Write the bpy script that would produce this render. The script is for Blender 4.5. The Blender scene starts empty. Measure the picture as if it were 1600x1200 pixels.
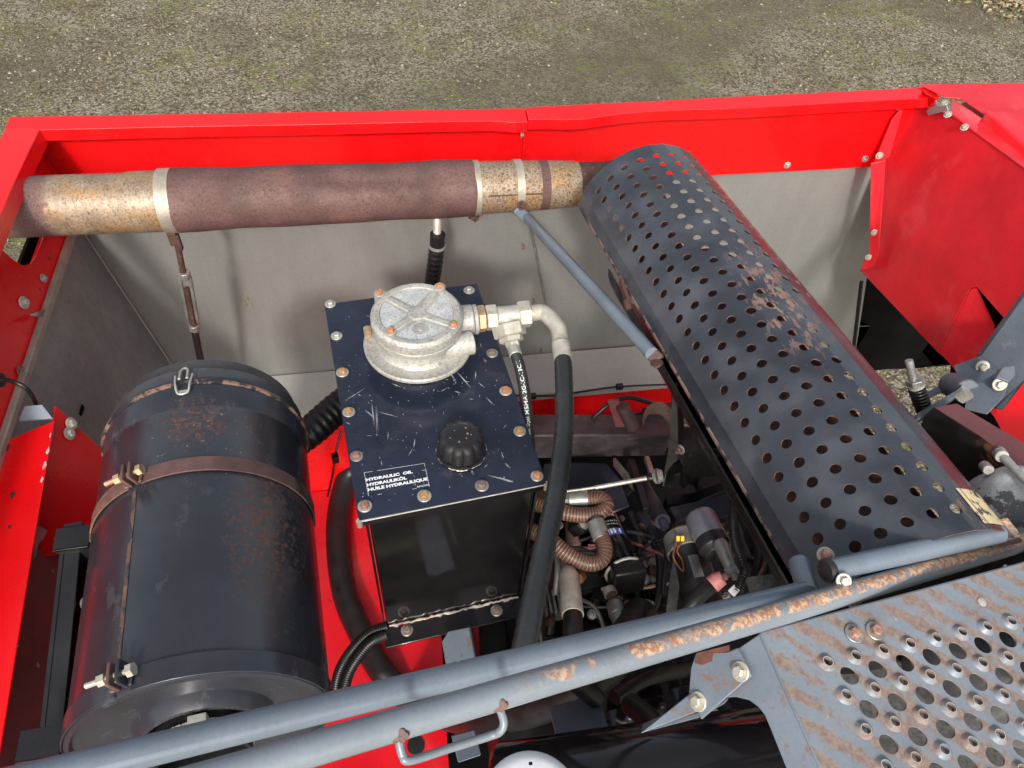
import bpy, bmesh, math, random
from math import sin, cos, pi, radians, sqrt, exp, atan2, hypot
from mathutils import Vector, Matrix
random.seed(7)
SC = bpy.context.scene
COL = SC.collection

# ------------------------------------------------------------------ camera, light, exposure
F_PX = 1180.0                                   # focal length in photo pixels (photo 1600 x 1200)
PITCH, ROLL, HEAD = radians(49.3), radians(4.9), radians(13.0)
C0 = Vector((0, 0, 3.3))
_h = Vector((sin(HEAD), cos(HEAD), 0)); _r = Vector((cos(HEAD), -sin(HEAD), 0)); ZUP = Vector((0, 0, 1))
FWD = _h * cos(PITCH) - ZUP * sin(PITCH); _u = _h * sin(PITCH) + ZUP * cos(PITCH)
RGT = _r * cos(ROLL) + _u * sin(ROLL); UPV = _u * cos(ROLL) - _r * sin(ROLL)
cam_d = bpy.data.cameras.new('camera'); cam = bpy.data.objects.new('camera', cam_d); COL.objects.link(cam)
cam_d.sensor_width = 36; cam_d.lens = F_PX / 1600 * 36; cam_d.clip_start = 0.02; cam_d.clip_end = 500
m3 = Matrix((RGT, UPV, -FWD)).transposed(); cam.matrix_world = Matrix.Translation(C0) @ m3.to_4x4()
SC.camera = cam

SUN_DIR = Vector((0.17, 0.85, -0.62)).normalized()      # the way the light travels
elev = math.asin(-SUN_DIR.z); az = atan2(-SUN_DIR.x, -SUN_DIR.y)
world = bpy.data.worlds.new('World'); SC.world = world; world.use_nodes = True
wn = world.node_tree; bg = wn.nodes['Background']
sky = wn.nodes.new('ShaderNodeTexSky'); sky.sky_type = 'NISHITA'; sky.sun_disc = False
sky.sun_elevation = elev; sky.sun_rotation = az; sky.air_density = 1.0; sky.dust_density = 4.0; sky.ozone_density = 0.6
# broken white cloud over the whole sky
bw_ = wn.nodes.new('ShaderNodeRGBToBW'); wn.links.new(sky.outputs[0], bw_.inputs[0])
tc_ = wn.nodes.new('ShaderNodeTexCoord'); cn_ = wn.nodes.new('ShaderNodeTexNoise'); cn_.inputs['Scale'].default_value = 2.2; cn_.inputs['Detail'].default_value = 6; cn_.inputs['Roughness'].default_value = 0.55
wn.links.new(tc_.outputs['Generated'], cn_.inputs['Vector'])
cr_ = wn.nodes.new('ShaderNodeMapRange'); cr_.interpolation_type = 'SMOOTHSTEP'; wn.links.new(cn_.outputs['Fac'], cr_.inputs['Value'])
for k_, v_ in zip(('From Min', 'From Max', 'To Min', 'To Max'), (.36, .62, .20, .85)): cr_.inputs[k_].default_value = v_
cm_ = wn.nodes.new('ShaderNodeMath'); cm_.operation = 'MULTIPLY'; cm_.inputs[1].default_value = 1.3; wn.links.new(bw_.outputs[0], cm_.inputs[0])
mx_ = wn.nodes.new('ShaderNodeMix'); mx_.data_type = 'RGBA'; wn.links.new(cr_.outputs[0], mx_.inputs[0]); wn.links.new(sky.outputs[0], mx_.inputs[6]); wn.links.new(cm_.outputs[0], mx_.inputs[7])
wn.links.new(mx_.outputs[2], bg.inputs[0]); bg.inputs[1].default_value = 0.15
sun_d = bpy.data.lights.new('sun', 'SUN'); sun = bpy.data.objects.new('sun', sun_d); COL.objects.link(sun)
sun_d.energy = 1.75; sun_d.angle = radians(5.0); sun_d.color = (1.0, 0.95, 0.88)
sun.rotation_euler = SUN_DIR.to_track_quat('-Z', 'Y').to_euler(); sun.location = (0, -3, 8)
vs = SC.view_settings; vs.view_transform = 'Standard'; vs.look = 'None'; vs.gamma = 1; vs.exposure = 0.52
vs.use_curve_mapping = False
SC.render.engine = 'CYCLES'; SC.cycles.use_denoising = True
SC.cycles.max_bounces = 8; SC.cycles.diffuse_bounces = 4; SC.cycles.glossy_bounces = 4

# ------------------------------------------------------------------ photo pixel -> point on a real plane
def ray(px, py): return FWD + RGT * ((px - 800) / F_PX) - UPV * ((py - 600) / F_PX)
def hit(px, py, P, N):
    v = ray(px, py); return C0 + v * ((P - C0).dot(N) / v.dot(N))
def PD(px, py, d): return C0 + ray(px, py) * d
def PZ(px, py, z): return hit(px, py, Vector((0, 0, z)), ZUP)
def PY(px, py, y): return hit(px, py, Vector((0, y, 0)), Vector((0, 1, 0)))
def PX(px, py, x): return hit(px, py, Vector((x, 0, 0)), Vector((1, 0, 0)))
def V(*a): return Vector(a)

def frame(ax):
    ax = ax.normalized(); t = ZUP if abs(ax.z) < 0.9 else Vector((1, 0, 0))
    s = ax.cross(t).normalized(); return s, s.cross(ax).normalized(), ax

def spline(pts, n=8):
    if len(pts) < 3:
        return [pts[0].lerp(pts[1], i / n) for i in range(n + 1)]
    P = [pts[0] * 2 - pts[1]] + list(pts) + [pts[-1] * 2 - pts[-2]]
    out = []
    for i in range(1, len(P) - 2):
        a, b, c, d = P[i - 1:i + 3]
        for k in range(n):
            t = k / n
            out.append(0.5 * ((2 * b) + (c - a) * t + (2 * a - 5 * b + 4 * c - d) * t * t + (3 * b - a - 3 * c + d) * t ** 3))
    out.append(pts[-1]); return out

def resample(path, step):
    L = [0]
    for i in range(1, len(path)): L.append(L[-1] + (path[i] - path[i - 1]).length)
    n = max(2, int(L[-1] / step)); out = []; j = 0
    for k in range(n + 1):
        s = L[-1] * k / n
        while j < len(L) - 2 and L[j + 1] < s: j += 1
        t = (s - L[j]) / max(1e-9, L[j + 1] - L[j]); out.append(path[j].lerp(path[j + 1], t))
    return out

# ------------------------------------------------------------------ mesh building
ORIGIN = {}
class MB:
    def __init__(s): s.v, s.f, s.m = [], [], []
    def add(s, vs, fs, mi=0):
        o = len(s.v); s.v += [Vector(p) for p in vs]
        for k, f in enumerate(fs):
            s.f.append([o + i for i in f]); s.m.append(mi[k] if isinstance(mi, list) else mi)
        return s
    def poly(s, pts, th, mi=0):                          # polygon extruded by a vector
        n = len(pts); a = [Vector(p) for p in pts]; b = [p + th for p in a]
        fs = [list(range(n)), list(range(2 * n - 1, n - 1, -1))] + [[i, (i + 1) % n, n + (i + 1) % n, n + i] for i in range(n)]
        return s.add(a + b, fs, mi)
    def box(s, c, h, ax=None, mi=0):
        ax = ax or (V(1, 0, 0), V(0, 1, 0), ZUP)
        p = [c + ax[0] * (h[0] * i) + ax[1] * (h[1] * j) + ax[2] * (h[2] * k) for k in (-1, 1) for j in (-1, 1) for i in (-1, 1)]
        return s.add(p, [[0, 2, 3, 1], [4, 5, 7, 6], [0, 1, 5, 4], [2, 6, 7, 3], [0, 4, 6, 2], [1, 3, 7, 5]], mi)
    def bar(s, a, b, w, h, up=None, mi=0):               # rectangular bar from a to b
        d = (b - a); L = d.length; d = d / L
        up = up or ZUP; sd = d.cross(up).normalized(); u = sd.cross(d).normalized()
        return s.box((a + b) / 2, (L / 2, w / 2, h / 2), (d, sd, u), mi)
    def tube(s, path, r, n=14, mi=0, caps=True, mfun=None):
        N = len(path); R = r if isinstance(r, (list, tuple)) else [r] * N
        t0 = (path[1] - path[0]).normalized(); sd, u, _ = frame(t0); o = len(s.v)
        for i, p in enumerate(path):
            t = (path[min(i + 1, N - 1)] - path[max(i - 1, 0)]).normalized()
            sd = (sd - t * sd.dot(t)).normalized(); u = t.cross(sd)
            s.v += [p + (sd * cos(2 * pi * k / n) + u * sin(2 * pi * k / n)) * R[i] for k in range(n)]
        for i in range(N - 1):
            for k in range(n):
                k2 = (k + 1) % n
                s.f.append([o + i * n + k, o + i * n + k2, o + (i + 1) * n + k2, o + (i + 1) * n + k]); s.m.append(mfun(i) if mfun else mi)
        if caps:
            s.f.append([o + k for k in range(n)][::-1]); s.m.append(mfun(0) if mfun else mi)
            s.f.append([o + (N - 1) * n + k for k in range(n)]); s.m.append(mfun(N - 2) if mfun else mi)
        return s
    def lathe(s, P, ax, prof, n=32, mi=0, mfun=None, rfun=None, arc=None):   # profile of (distance along axis, radius)
        sd, u, ax = frame(ax); rings = []
        a0, a1 = arc if arc else (0, 2 * pi); nn = n if not arc else n + 1
        for (h, r) in prof:
            if r <= 1e-9: s.v.append(P + ax * h); rings.append([len(s.v) - 1] * nn); continue
            o = len(s.v)
            for k in range(nn):
                t = a0 + (a1 - a0) * k / n; rr = r * (rfun(h, t) if rfun else 1)
                s.v.append(P + ax * h + (sd * cos(t) + u * sin(t)) * rr)
            rings.append(list(range(o, o + nn)))
        for i in range(len(rings) - 1):
            for k in range(n):
                k2 = (k + 1) % nn; q = [rings[i][k], rings[i][k2], rings[i + 1][k2], rings[i + 1][k]]
                q = [x for j, x in enumerate(q) if x not in q[:j]]
                if len(q) > 2: s.f.append(q); s.m.append(mfun(i) if mfun else mi)
        return s
    def build(s, name, mats, parent=None, smooth=35, bevel=0, seg=2, solid=0, sub=0, recalc=True):
        if parent is None:
            xs = [p.x for p in s.v]; ys = [p.y for p in s.v]; zs = [p.z for p in s.v]
            o = V((min(xs) + max(xs)) / 2, (min(ys) + max(ys)) / 2, min(zs))
        else: o = ORIGIN[parent.name]
        me = bpy.data.meshes.new(name); me.from_pydata([p - o for p in s.v], [], s.f)
        for m in (mats if isinstance(mats, (list, tuple)) else [mats]): me.materials.append(m)
        me.polygons.foreach_set('material_index', s.m)
        if recalc:
            b = bmesh.new(); b.from_mesh(me); bmesh.ops.recalc_face_normals(b, faces=b.faces); b.to_mesh(me); b.free()
        if smooth is not None:
            me.polygons.foreach_set('use_smooth', [True] * len(me.polygons)); me.set_sharp_from_angle(angle=radians(smooth))
        ob = bpy.data.objects.new(name, me); COL.objects.link(ob); ORIGIN[ob.name] = o
        if parent is None: ob.location = o
        else: ob.parent = parent
        if solid:
            md = ob.modifiers.new('thickness', 'SOLIDIFY'); md.thickness = solid; md.offset = -1
        if bevel:
            md = ob.modifiers.new('bevel', 'BEVEL'); md.width = bevel; md.segments = seg; md.limit_method = 'ANGLE'; md.angle_limit = radians(40)
        return ob

def tag(o, label, cat, group=None):
    o['label'] = label; o['category'] = cat
    if group: o['group'] = group
    return o
def kind(o, k): o['kind'] = k; return o
def thing(name, label, cat, loc, group=None):
    o = bpy.data.objects.new(name, None); COL.objects.link(o); o.location = loc; o.empty_display_size = 0.05
    ORIGIN[o.name] = Vector(loc); return tag(o, label, cat, group)

# ------------------------------------------------------------------ materials
class NT:
    def __init__(s, name):
        s.mat = bpy.data.materials.new(name); s.mat.use_nodes = True; s.t = s.mat.node_tree
        s.b = s.t.nodes['Principled BSDF']; s.pos = s.t.nodes.new('ShaderNodeNewGeometry')
        s.P = s.pos.outputs['Position']; s.Nn = s.pos.outputs['Normal']
    def put(s, sock, val):
        if hasattr(val, 'node'): s.t.links.new(val, sock)
        elif isinstance(val, (tuple, list)): sock.default_value = (*val, 1)[:4] if len(sock.default_value) == 4 else val
        else: sock.default_value = val
    def noise(s, scale, detail=4, rough=0.55, vec=None, stretch=None, off=0.0, dist=0.0):
        n = s.t.nodes.new('ShaderNodeTexNoise'); n.inputs['Scale'].default_value = scale
        n.inputs['Detail'].default_value = detail; n.inputs['Roughness'].default_value = rough; n.inputs['Distortion'].default_value = dist
        mp = s.t.nodes.new('ShaderNodeMapping'); s.t.links.new(vec or s.P, mp.inputs[0])
        mp.inputs['Location'].default_value = (off, off * 1.7, off * 0.6)
        if stretch:
            if len(stretch) == 2: mp.inputs['Rotation'].default_value = stretch[1]; mp.inputs['Scale'].default_value = stretch[0]
            else: mp.inputs['Scale'].default_value = stretch
        s.t.links.new(mp.outputs[0], n.inputs['Vector']); return n.outputs['Fac']
    def voro(s, scale, feature='F1', out='Distance', rnd=1.0):
        n = s.t.nodes.new('ShaderNodeTexVoronoi'); n.feature = feature; n.inputs['Scale'].default_value = scale
        n.inputs['Randomness'].default_value = rnd; s.t.links.new(s.P, n.inputs['Vector']); return n.outputs[out]
    def step(s, x, lo, hi):
        n = s.t.nodes.new('ShaderNodeMapRange'); n.clamp = True; n.interpolation_type = 'SMOOTHSTEP'
        s.put(n.inputs['Value'], x); n.inputs['From Min'].default_value = lo; n.inputs['From Max'].default_value = hi
        if lo > hi:
            n.inputs['From Min'].default_value = hi; n.inputs['From Max'].default_value = lo
            n.inputs['To Min'].default_value = 1; n.inputs['To Max'].default_value = 0
        return n.outputs[0]
    def lin(s, x, a, b, c, d):
        n = s.t.nodes.new('ShaderNodeMapRange'); s.put(n.inputs['Value'], x)
        for k, v in zip(('From Min', 'From Max', 'To Min', 'To Max'), (a, b, c, d)): n.inputs[k].default_value = v
        return n.outputs[0]
    def math(s, op, a, b=0.0):
        n = s.t.nodes.new('ShaderNodeMath'); n.operation = op; s.put(n.inputs[0], a); s.put(n.inputs[1], b); return n.outputs[0]
    def mul(s, *a):
        r = a[0]
        for x in a[1:]: r = s.math('MULTIPLY', r, x)
        return r
    def mix(s, f, a, b):
        n = s.t.nodes.new('ShaderNodeMix'); n.data_type = 'RGBA'; s.put(n.inputs[0], f); s.put(n.inputs[6], a); s.put(n.inputs[7], b)
        return n.outputs[2]
    def mixf(s, f, a, b):
        n = s.t.nodes.new('ShaderNodeMix'); n.data_type = 'FLOAT'; s.put(n.inputs[0], f); s.put(n.inputs[2], a); s.put(n.inputs[3], b)
        return n.outputs[0]
    def axis(s, i, src=None):
        n = s.t.nodes.new('ShaderNodeSeparateXYZ'); s.t.links.new(src or s.P, n.inputs[0]); return n.outputs[i]
    def blob(s, c, r0, r1, sc=(1, 1, 1)):                # 1 inside r0 around the world point c, 0 beyond r1
        a = s.t.nodes.new('ShaderNodeVectorMath'); a.operation = 'SUBTRACT'; s.t.links.new(s.P, a.inputs[0]); a.inputs[1].default_value = c
        b = s.t.nodes.new('ShaderNodeVectorMath'); b.operation = 'MULTIPLY'; s.t.links.new(a.outputs[0], b.inputs[0]); b.inputs[1].default_value = sc
        d = s.t.nodes.new('ShaderNodeVectorMath'); d.operation = 'LENGTH'; s.t.links.new(b.outputs[0], d.inputs[0])
        return s.step(d.outputs['Value'], r1, r0)
    def bump(s, h, strength, dist=0.002):
        n = s.t.nodes.new('ShaderNodeBump'); n.inputs['Strength'].default_value = strength; n.inputs['Distance'].default_value = dist
        s.put(n.inputs['Height'], h); s.t.links.new(n.outputs[0], s.b.inputs['Normal'])

def surf(name, col, rough, metal=0.0, var=0.25, vs=12, fine=0.12, fs=300, bump=0.15, bs=350, bd=0.0008, coat=0.0, layers=(), spec=0.5, rvar=0.15, wav=0):
    n = NT(name)
    c2 = tuple(x * (1 - var) for x in col); c3 = tuple(min(1, x * (1 + var)) for x in col)
    c = n.mix(n.step(n.noise(vs, 5, 0.6), 0.3, 0.7), c2, c3)
    if fine: c = n.mix(n.mul(n.step(n.noise(fs, 3, 0.7), 0.45, 0.7), fine * 3), c, tuple(x * 0.45 for x in col))
    r = n.lin(n.noise(vs * 1.7, 4, 0.6, off=3.0), 0.3, 0.7, max(0.05, rough - rvar), rough + rvar)
    m = metal
    for L in layers:
        k = L['m'](n); c = n.mix(k, c, L['c'](n) if callable(L['c']) else L['c'])
        r = n.mixf(k, r, L.get('r', 0.8)); m = n.mixf(k, m, L.get('t', 0.0))
    n.put(n.b.inputs['Base Color'], c); n.put(n.b.inputs['Roughness'], r); n.put(n.b.inputs['Metallic'], m)
    n.b.inputs['Specular IOR Level'].default_value = spec; n.b.inputs['Coat Weight'].default_value = coat; n.b.inputs['Coat Roughness'].default_value = 0.12
    if bump or wav:
        h = n.noise(bs, 4, 0.6)
        if wav: h = n.math('ADD', n.mul(h, bump), n.mul(n.noise(9, 2, 0.4), wav)); n.bump(h, 1.0, bd)
        else: n.bump(h, bump, bd)
    return n.mat

RUSTC = lambda a, b, sc=160: (lambda n: n.mix(n.step(n.noise(sc, 5, 0.7, off=5), 0.35, 0.65), a, b))
def spots(scale, lo, hi, region=None, off=0.0, detail=6, rough=0.7, stretch=None):
    def f(n):
        k = n.step(n.noise(scale, detail, rough, off=off, stretch=stretch), lo, hi)
        return n.mul(k, region(n)) if region else k
    return f

red_paint = surf('red_paint', (0.74, 0.004, 0.006), 0.30, var=0.08, vs=6, fine=0.03, bump=0.05, coat=0.35, wav=1.2, bd=0.0009, rvar=0.08, layers=[
    dict(m=spots(14, 0.60, 0.80), c=(0.66, 0.018, 0.022), r=0.42),
    dict(m=spots(70, 0.735, 0.75, off=2.0), c=RUSTC((0.02, 0.012, 0.01), (0.10, 0.03, 0.02)), r=0.8)])
faded_red = surf('faded_red_paint', (0.72, 0.016, 0.026), 0.42, var=0.16, vs=7, fine=0.06, bump=0.06, wav=1.0, bd=0.0009, rvar=0.1, layers=[
    dict(m=spots(30, 0.52, 0.75, stretch=((1.0, 0.35, 0.35), (0.4, 0.3, 0.2))), c=(0.74, 0.06, 0.07), r=0.5),
    dict(m=spots(90, 0.76, 0.78, off=2.0), c=RUSTC((0.02, 0.012, 0.01), (0.10, 0.03, 0.02)), r=0.8)])
red_deck_mat = surf('red_deck_paint', (0.66, 0.008, 0.016), 0.26, var=0.10, vs=6, fine=0.03, bump=0.05, coat=0.3, rvar=0.08, layers=[
    dict(m=spots(55, 0.665, 0.70, off=8.0), c=(0.03, 0.008, 0.01), r=0.7)])
maroon = surf('maroon_paint_and_shade', (0.17, 0.055, 0.055), 0.55, var=0.15, layers=[dict(m=spots(40, 0.66, 0.72), c=(0.45, 0.36, 0.28))])  # maroon parts, and the red beam's lower side with its shade as colour
galv = surf('galvanised_sheet', (0.258, 0.262, 0.246), 0.45, metal=0.2, var=0.05, vs=3, fine=0.06, fs=120, bump=0.04, rvar=0.08, layers=[
    dict(m=spots(14, 0.40, 0.85, off=1.0, stretch=((1.6, 1, .35), (0, .1, 0))), c=(0.305, 0.308, 0.29), r=0.48, t=0.2),
    dict(m=spots(70, 0.60, 0.85, off=4.0, stretch=((1.0, 1.0, 0.3), (0, 0, 0))), c=(0.205, 0.20, 0.185), r=0.55, t=0.2),
    dict(m=lambda n: n.mul(n.step(n.noise(150, 3, .6, off=6, stretch=((1., 1., .25), (0, .2, 0))), .5, .62), n.blob(tuple(PY(385, 475, 1.45)), 0.005, 0.035, (1.6, 1, .55))), c=(0.24, 0.12, 0.05), r=0.8)])
galv_dark = surf('galvanised_sheet_dull', (0.262, 0.265, 0.262), 0.45, metal=0.35, var=0.16, vs=6, fine=0.1, fs=60, bump=0.04, rvar=0.08, layers=[
    dict(m=spots(45, 0.55, 0.8, off=4.0, stretch=((1.0, 0.4, 1.0), (0.5, 0, 0))), c=(0.33, 0.32, 0.30), r=0.5, t=0.3)])
ledge_mat = surf('galvanised_ledge', (0.46, 0.45, 0.42), 0.55, metal=0.15, var=0.08, vs=6, fine=0.05, fs=120, bump=0.04, layers=[
    dict(m=spots(120, 0.70, 0.74), c=(0.12, 0.05, 0.03))])
rust_purple = surf('purple_brown_rust', (0.118, 0.062, 0.055), 0.72, var=0.30, vs=9, fine=0.28, fs=200, bump=0.6, bs=280, bd=0.0012, layers=[
    dict(m=spots(230, 0.60, 0.70, off=2), c=(0.21, 0.135, 0.125), r=0.7),
    dict(m=spots(18, 0.60, 0.78, off=9, stretch=(0.4, 1, 1)), c=(0.22, 0.085, 0.055), r=0.8),
    dict(m=lambda n: n.mul(n.step(n.noise(160, 5, .7, off=3), .55, .63), n.blob(tuple(PY(420, 305, 1.22)), 0.0, 0.05, (.6, 1, 2)), .7), c=(0.24, 0.11, 0.06), r=0.8)])
rust_amber = surf('amber_rust', (0.44, 0.25, 0.10), 0.75, var=0.3, vs=60, fine=0.2, fs=600, bump=0.5, layers=[dict(m=spots(200, 0.55, 0.66, off=2), c=(0.26, 0.12, 0.055))])
rust_rose = surf('rosy_brown_rust', (0.30, 0.165, 0.12), 0.75, var=0.3, vs=60, fine=0.2, fs=600, bump=0.5, layers=[dict(m=spots(200, 0.55, 0.66, off=2), c=(0.18, 0.085, 0.06))])
rust_dark = surf('dark_rust', (0.075, 0.034, 0.026), 0.8, var=0.3, vs=40, fine=0.2, fs=420, bump=0.5, layers=[
    dict(m=spots(120, 0.55, 0.68, off=2), c=(0.20, 0.09, 0.05))])
rust_orange = surf('orange_rust', (0.46, 0.195, 0.09), 0.8, var=0.3, vs=60, fine=0.2, fs=600, bump=0.5, layers=[
    dict(m=spots(200, 0.56, 0.66, off=2), c=(0.32, 0.12, 0.05))])
rust_strap = surf('brown_strap_rust', (0.115, 0.060, 0.052), 0.6, var=0.25, vs=25, fine=0.15, fs=300, bump=0.3, layers=[
    dict(m=lambda n: n.mul(n.step(n.noise(110, 6, .7, off=4), .42, .58), n.step(n.axis(0), -.33, -.42)), c=(0.25, 0.105, 0.06))])
def tint_mat(name, spot_lo, dark_rings, ends):
    n = NT(name)
    c = n.mix(n.step(n.noise(25, 5, .6), .35, .65), (0.36, 0.31, 0.24), (0.27, 0.21, 0.145))
    c = n.mix(n.mul(n.step(n.noise(18, 4, .6, off=3),   .45, .62), .8), c, (0.38, 0.23, 0.10))
    c = n.mix(n.mul(n.step(n.noise(260, 4, .65, off=8), .50, .60), .7), c, (0.17, 0.095, 0.05))
    c = n.mix(n.mul(n.step(n.noise(30, 4, .7, off=12, stretch=(3.0, 1, 1)), .56, .66), .6), c, (0.13, 0.075, 0.045))
    sp = n.step(n.noise(190, 5, .68, off=1), spot_lo, spot_lo + .05)
    c = n.mix(sp, c, n.mix(n.step(n.noise(300, 2), .4, .6), (0.07, 0.028, 0.018), (0.24, 0.10, 0.04)))
    k = sp
    for (a, b, s) in ends:                              # rust bands along x, their edges broken up by noise
        x = n.math('ADD', n.axis(0), n.mul(n.math('SUBTRACT', n.noise(90, 5, .7, off=7), .5), s))
        e = n.step(x, a, b); c = n.mix(e, c, n.mix(n.step(n.noise(400, 4, .7), .4, .6), (0.10, 0.052, 0.048), (0.19, 0.11, 0.10))); k = n.math('MAXIMUM', k, e)
    n.put(n.b.inputs['Base Color'], c); n.put(n.b.inputs['Metallic'], n.mixf(k, .25, 0.0)); n.put(n.b.inputs['Roughness'], n.mixf(k, .47, .8))
    n.bump(n.noise(400, 4, .6), .3, .001)
    return n.mat
heat_tint = tint_mat('heat_tinted_steel', 0.60, 0, [(PY(75, 320, 1.22).x, PY(55, 320, 1.22).x, .05)])
heat_spot = tint_mat('rust_spotted_steel', 0.535, 0, [])
band_metal = surf('clamp_band_metal', (0.40, 0.36, 0.29), 0.5, metal=0.4, var=0.15, vs=30, layers=[dict(m=spots(120, .62, .72), c=(0.33, 0.19, 0.09))])
black_gloss = surf('black_gloss_paint', (0.010, 0.009, 0.010), 0.10, var=0.2, fine=0, bump=0.02, rvar=0.06)
black_satin = surf('black_satin_paint', (0.014, 0.014, 0.015), 0.38, var=0.25, fine=0.05, bump=0.08)
AIR_F, AIR_AZ, AIR_TL, AIR_R, AIR_L = V(-.296, .735, 2.33), .093, .065, .143, .431
AIR_AX = V(sin(AIR_AZ) * cos(AIR_TL), -cos(AIR_AZ) * cos(AIR_TL), sin(AIR_TL)); AIR_S = AIR_AX.cross(ZUP).normalized()
if AIR_S.x < 0: AIR_S = -AIR_S
AIR_U = AIR_S.cross(AIR_AX); AIR_U = AIR_U if AIR_U.z > 0 else -AIR_U
def air(s, th, r=AIR_R): return AIR_F + AIR_AX * s + (AIR_S * sin(th) + AIR_U * cos(th)) * r
air_mat = surf('slate_black_canister_paint', (0.030, 0.032, 0.040), 0.24, var=0.2, vs=9, fine=0.05, bump=0.02, rvar=0.05, wav=1.0, bd=0.001, layers=[
    dict(m=spots(28, 0.57, 0.66, off=1.5, stretch=((1, .6, 1), (0, 0, .5))), c=(0.050, 0.053, 0.064), r=0.33),
    dict(m=lambda n: n.mul(n.step(n.noise(120, 6, .72, off=2), .50, .57), n.math('MAXIMUM', n.blob(tuple(air(.235, .74)), .02, .10, (1.6, .70, 1)), n.mul(n.blob(tuple(air(.07, .12)), .015, .055), .9))), c=RUSTC((0.10, 0.036, 0.026), (0.22, 0.095, 0.06)), r=0.8),
    dict(m=lambda n: n.mul(n.step(n.noise(170, 3, .6, off=12), .66, .70), n.blob(tuple(air(.1, .2)), .03, .10)), c=(0.45, 0.33, 0.2), r=0.8)])
navy = surf('navy_lid_paint', (0.018, 0.023, 0.041), 0.17, var=0.2, vs=12, fine=0.04, bump=0.03, rvar=0.05, layers=[
    dict(m=spots(22, 0.55, 0.78, off=1.5), c=(0.036, 0.043, 0.066), r=0.3),
    dict(m=lambda n: n.mul(n.step(n.noise(40, 6, .7, off=6), .42, .75), n.math('MAXIMUM', n.blob(tuple(PZ(718, 705, 2.38)), .035, .075), n.mul(n.step(n.noise(7, 3, .5, off=2), .45, .65), .6)), .55), c=(0.075, 0.076, 0.080), r=0.6),
    dict(m=spots(330, 0.72, 0.735, off=4), c=(0.45, 0.46, 0.5), r=0.6)])
SH = dict(o=V(0.47001545824030244, 1.0530515229138437, 2.4713816683826235), az=.09351489158630223, tl=.06704939, R=.12861833, th0=-.97442468, dth=.22552827, pt=.028548486)
SH_AX = V(sin(SH['az']) * cos(SH['tl']), -cos(SH['az']) * cos(SH['tl']), sin(SH['tl'])); SH_S = SH_AX.cross(ZUP).normalized()
if SH_S.x < 0: SH_S = -SH_S
SH_U = SH_S.cross(SH_AX); SH_U = SH_U if SH_U.z > 0 else -SH_U
def shv(k, j): 
    t = SH['th0'] + SH['dth'] * j
    return SH['o'] + SH_AX * (SH['pt'] * k) + (SH_S * sin(t) + SH_U * cos(t)) * SH['R']
def shield_rust(n):
    a = n.step(n.noise(75, 6, .68, off=2.2, stretch=((1.3, .55, 1), (0, 0, -.1))), .53, .56)
    return n.mul(a, n.math('MAXIMUM', n.blob(tuple(shv(13.5, 4.6)), .03, .10, (1.7, .60, 1)), n.mul(n.blob(tuple(shv(26, 6)), .0, .05), .8)))
shield_mat = surf('slate_shield_paint', (0.032, 0.036, 0.045), 0.23, var=0.25, vs=8, fine=0.06, bump=0.03, rvar=0.07, layers=[
    dict(m=spots(13, 0.38, 0.80, off=1.5, rough=.5), c=(0.080, 0.087, 0.102), r=0.33),
    dict(m=spots(120, 0.70, 0.76, off=3), c=(0.20, 0.20, 0.20), r=0.6),
    dict(m=shield_rust, c=RUSTC((0.19, 0.105, 0.085), (0.29, 0.17, 0.135), 120), r=0.75)])
rusty_edge = surf('rusty_cut_edge', (0.10, 0.065, 0.052), 0.7, var=0.3, vs=40)
blue_grey = surf('blue_grey_paint', (0.155, 0.190, 0.228), 0.22, var=0.12, vs=10, fine=0.05, bump=0.04, rvar=0.06, layers=[
    dict(m=spots(130, 0.70, 0.74), c=(0.30, 0.19, 0.12)), ])
def toprust(n):
    k = n.step(n.noise(95, 6, .72, off=1), .40, .50)
    up = n.step(n.math('ADD', n.axis(2, n.Nn), n.mul(n.math('SUBTRACT', n.noise(45, 4, .6, off=9), .5), .35)), .74, .90); reg = n.math('MAXIMUM', n.step(n.axis(0), .12, .27), n.mul(n.step(n.noise(28, 3, off=5), .52, .6), n.step(n.axis(0), .05, .12)))
    return n.mul(k, up, reg)
rail_rust = surf('blue_grey_paint_rusting_on_top', (0.195, 0.225, 0.25), 0.22, var=0.10, vs=10, fine=0.05, bump=0.05, rvar=0.06, layers=[
    dict(m=toprust, c=lambda n: n.mix(n.step(n.noise(220, 5, .7, off=6), .42, .56), (0.60, 0.41, 0.27), (0.34, 0.16, 0.085)), r=0.85)])
arm_blue = surf('dull_blue_grey_paint', (0.11, 0.13, 0.155), 0.5, var=0.15, layers=[dict(m=spots(26, .58, .72), c=(0.17, 0.19, 0.21))])
step_mat_rot = atan2(-.0277, .0052)
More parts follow.
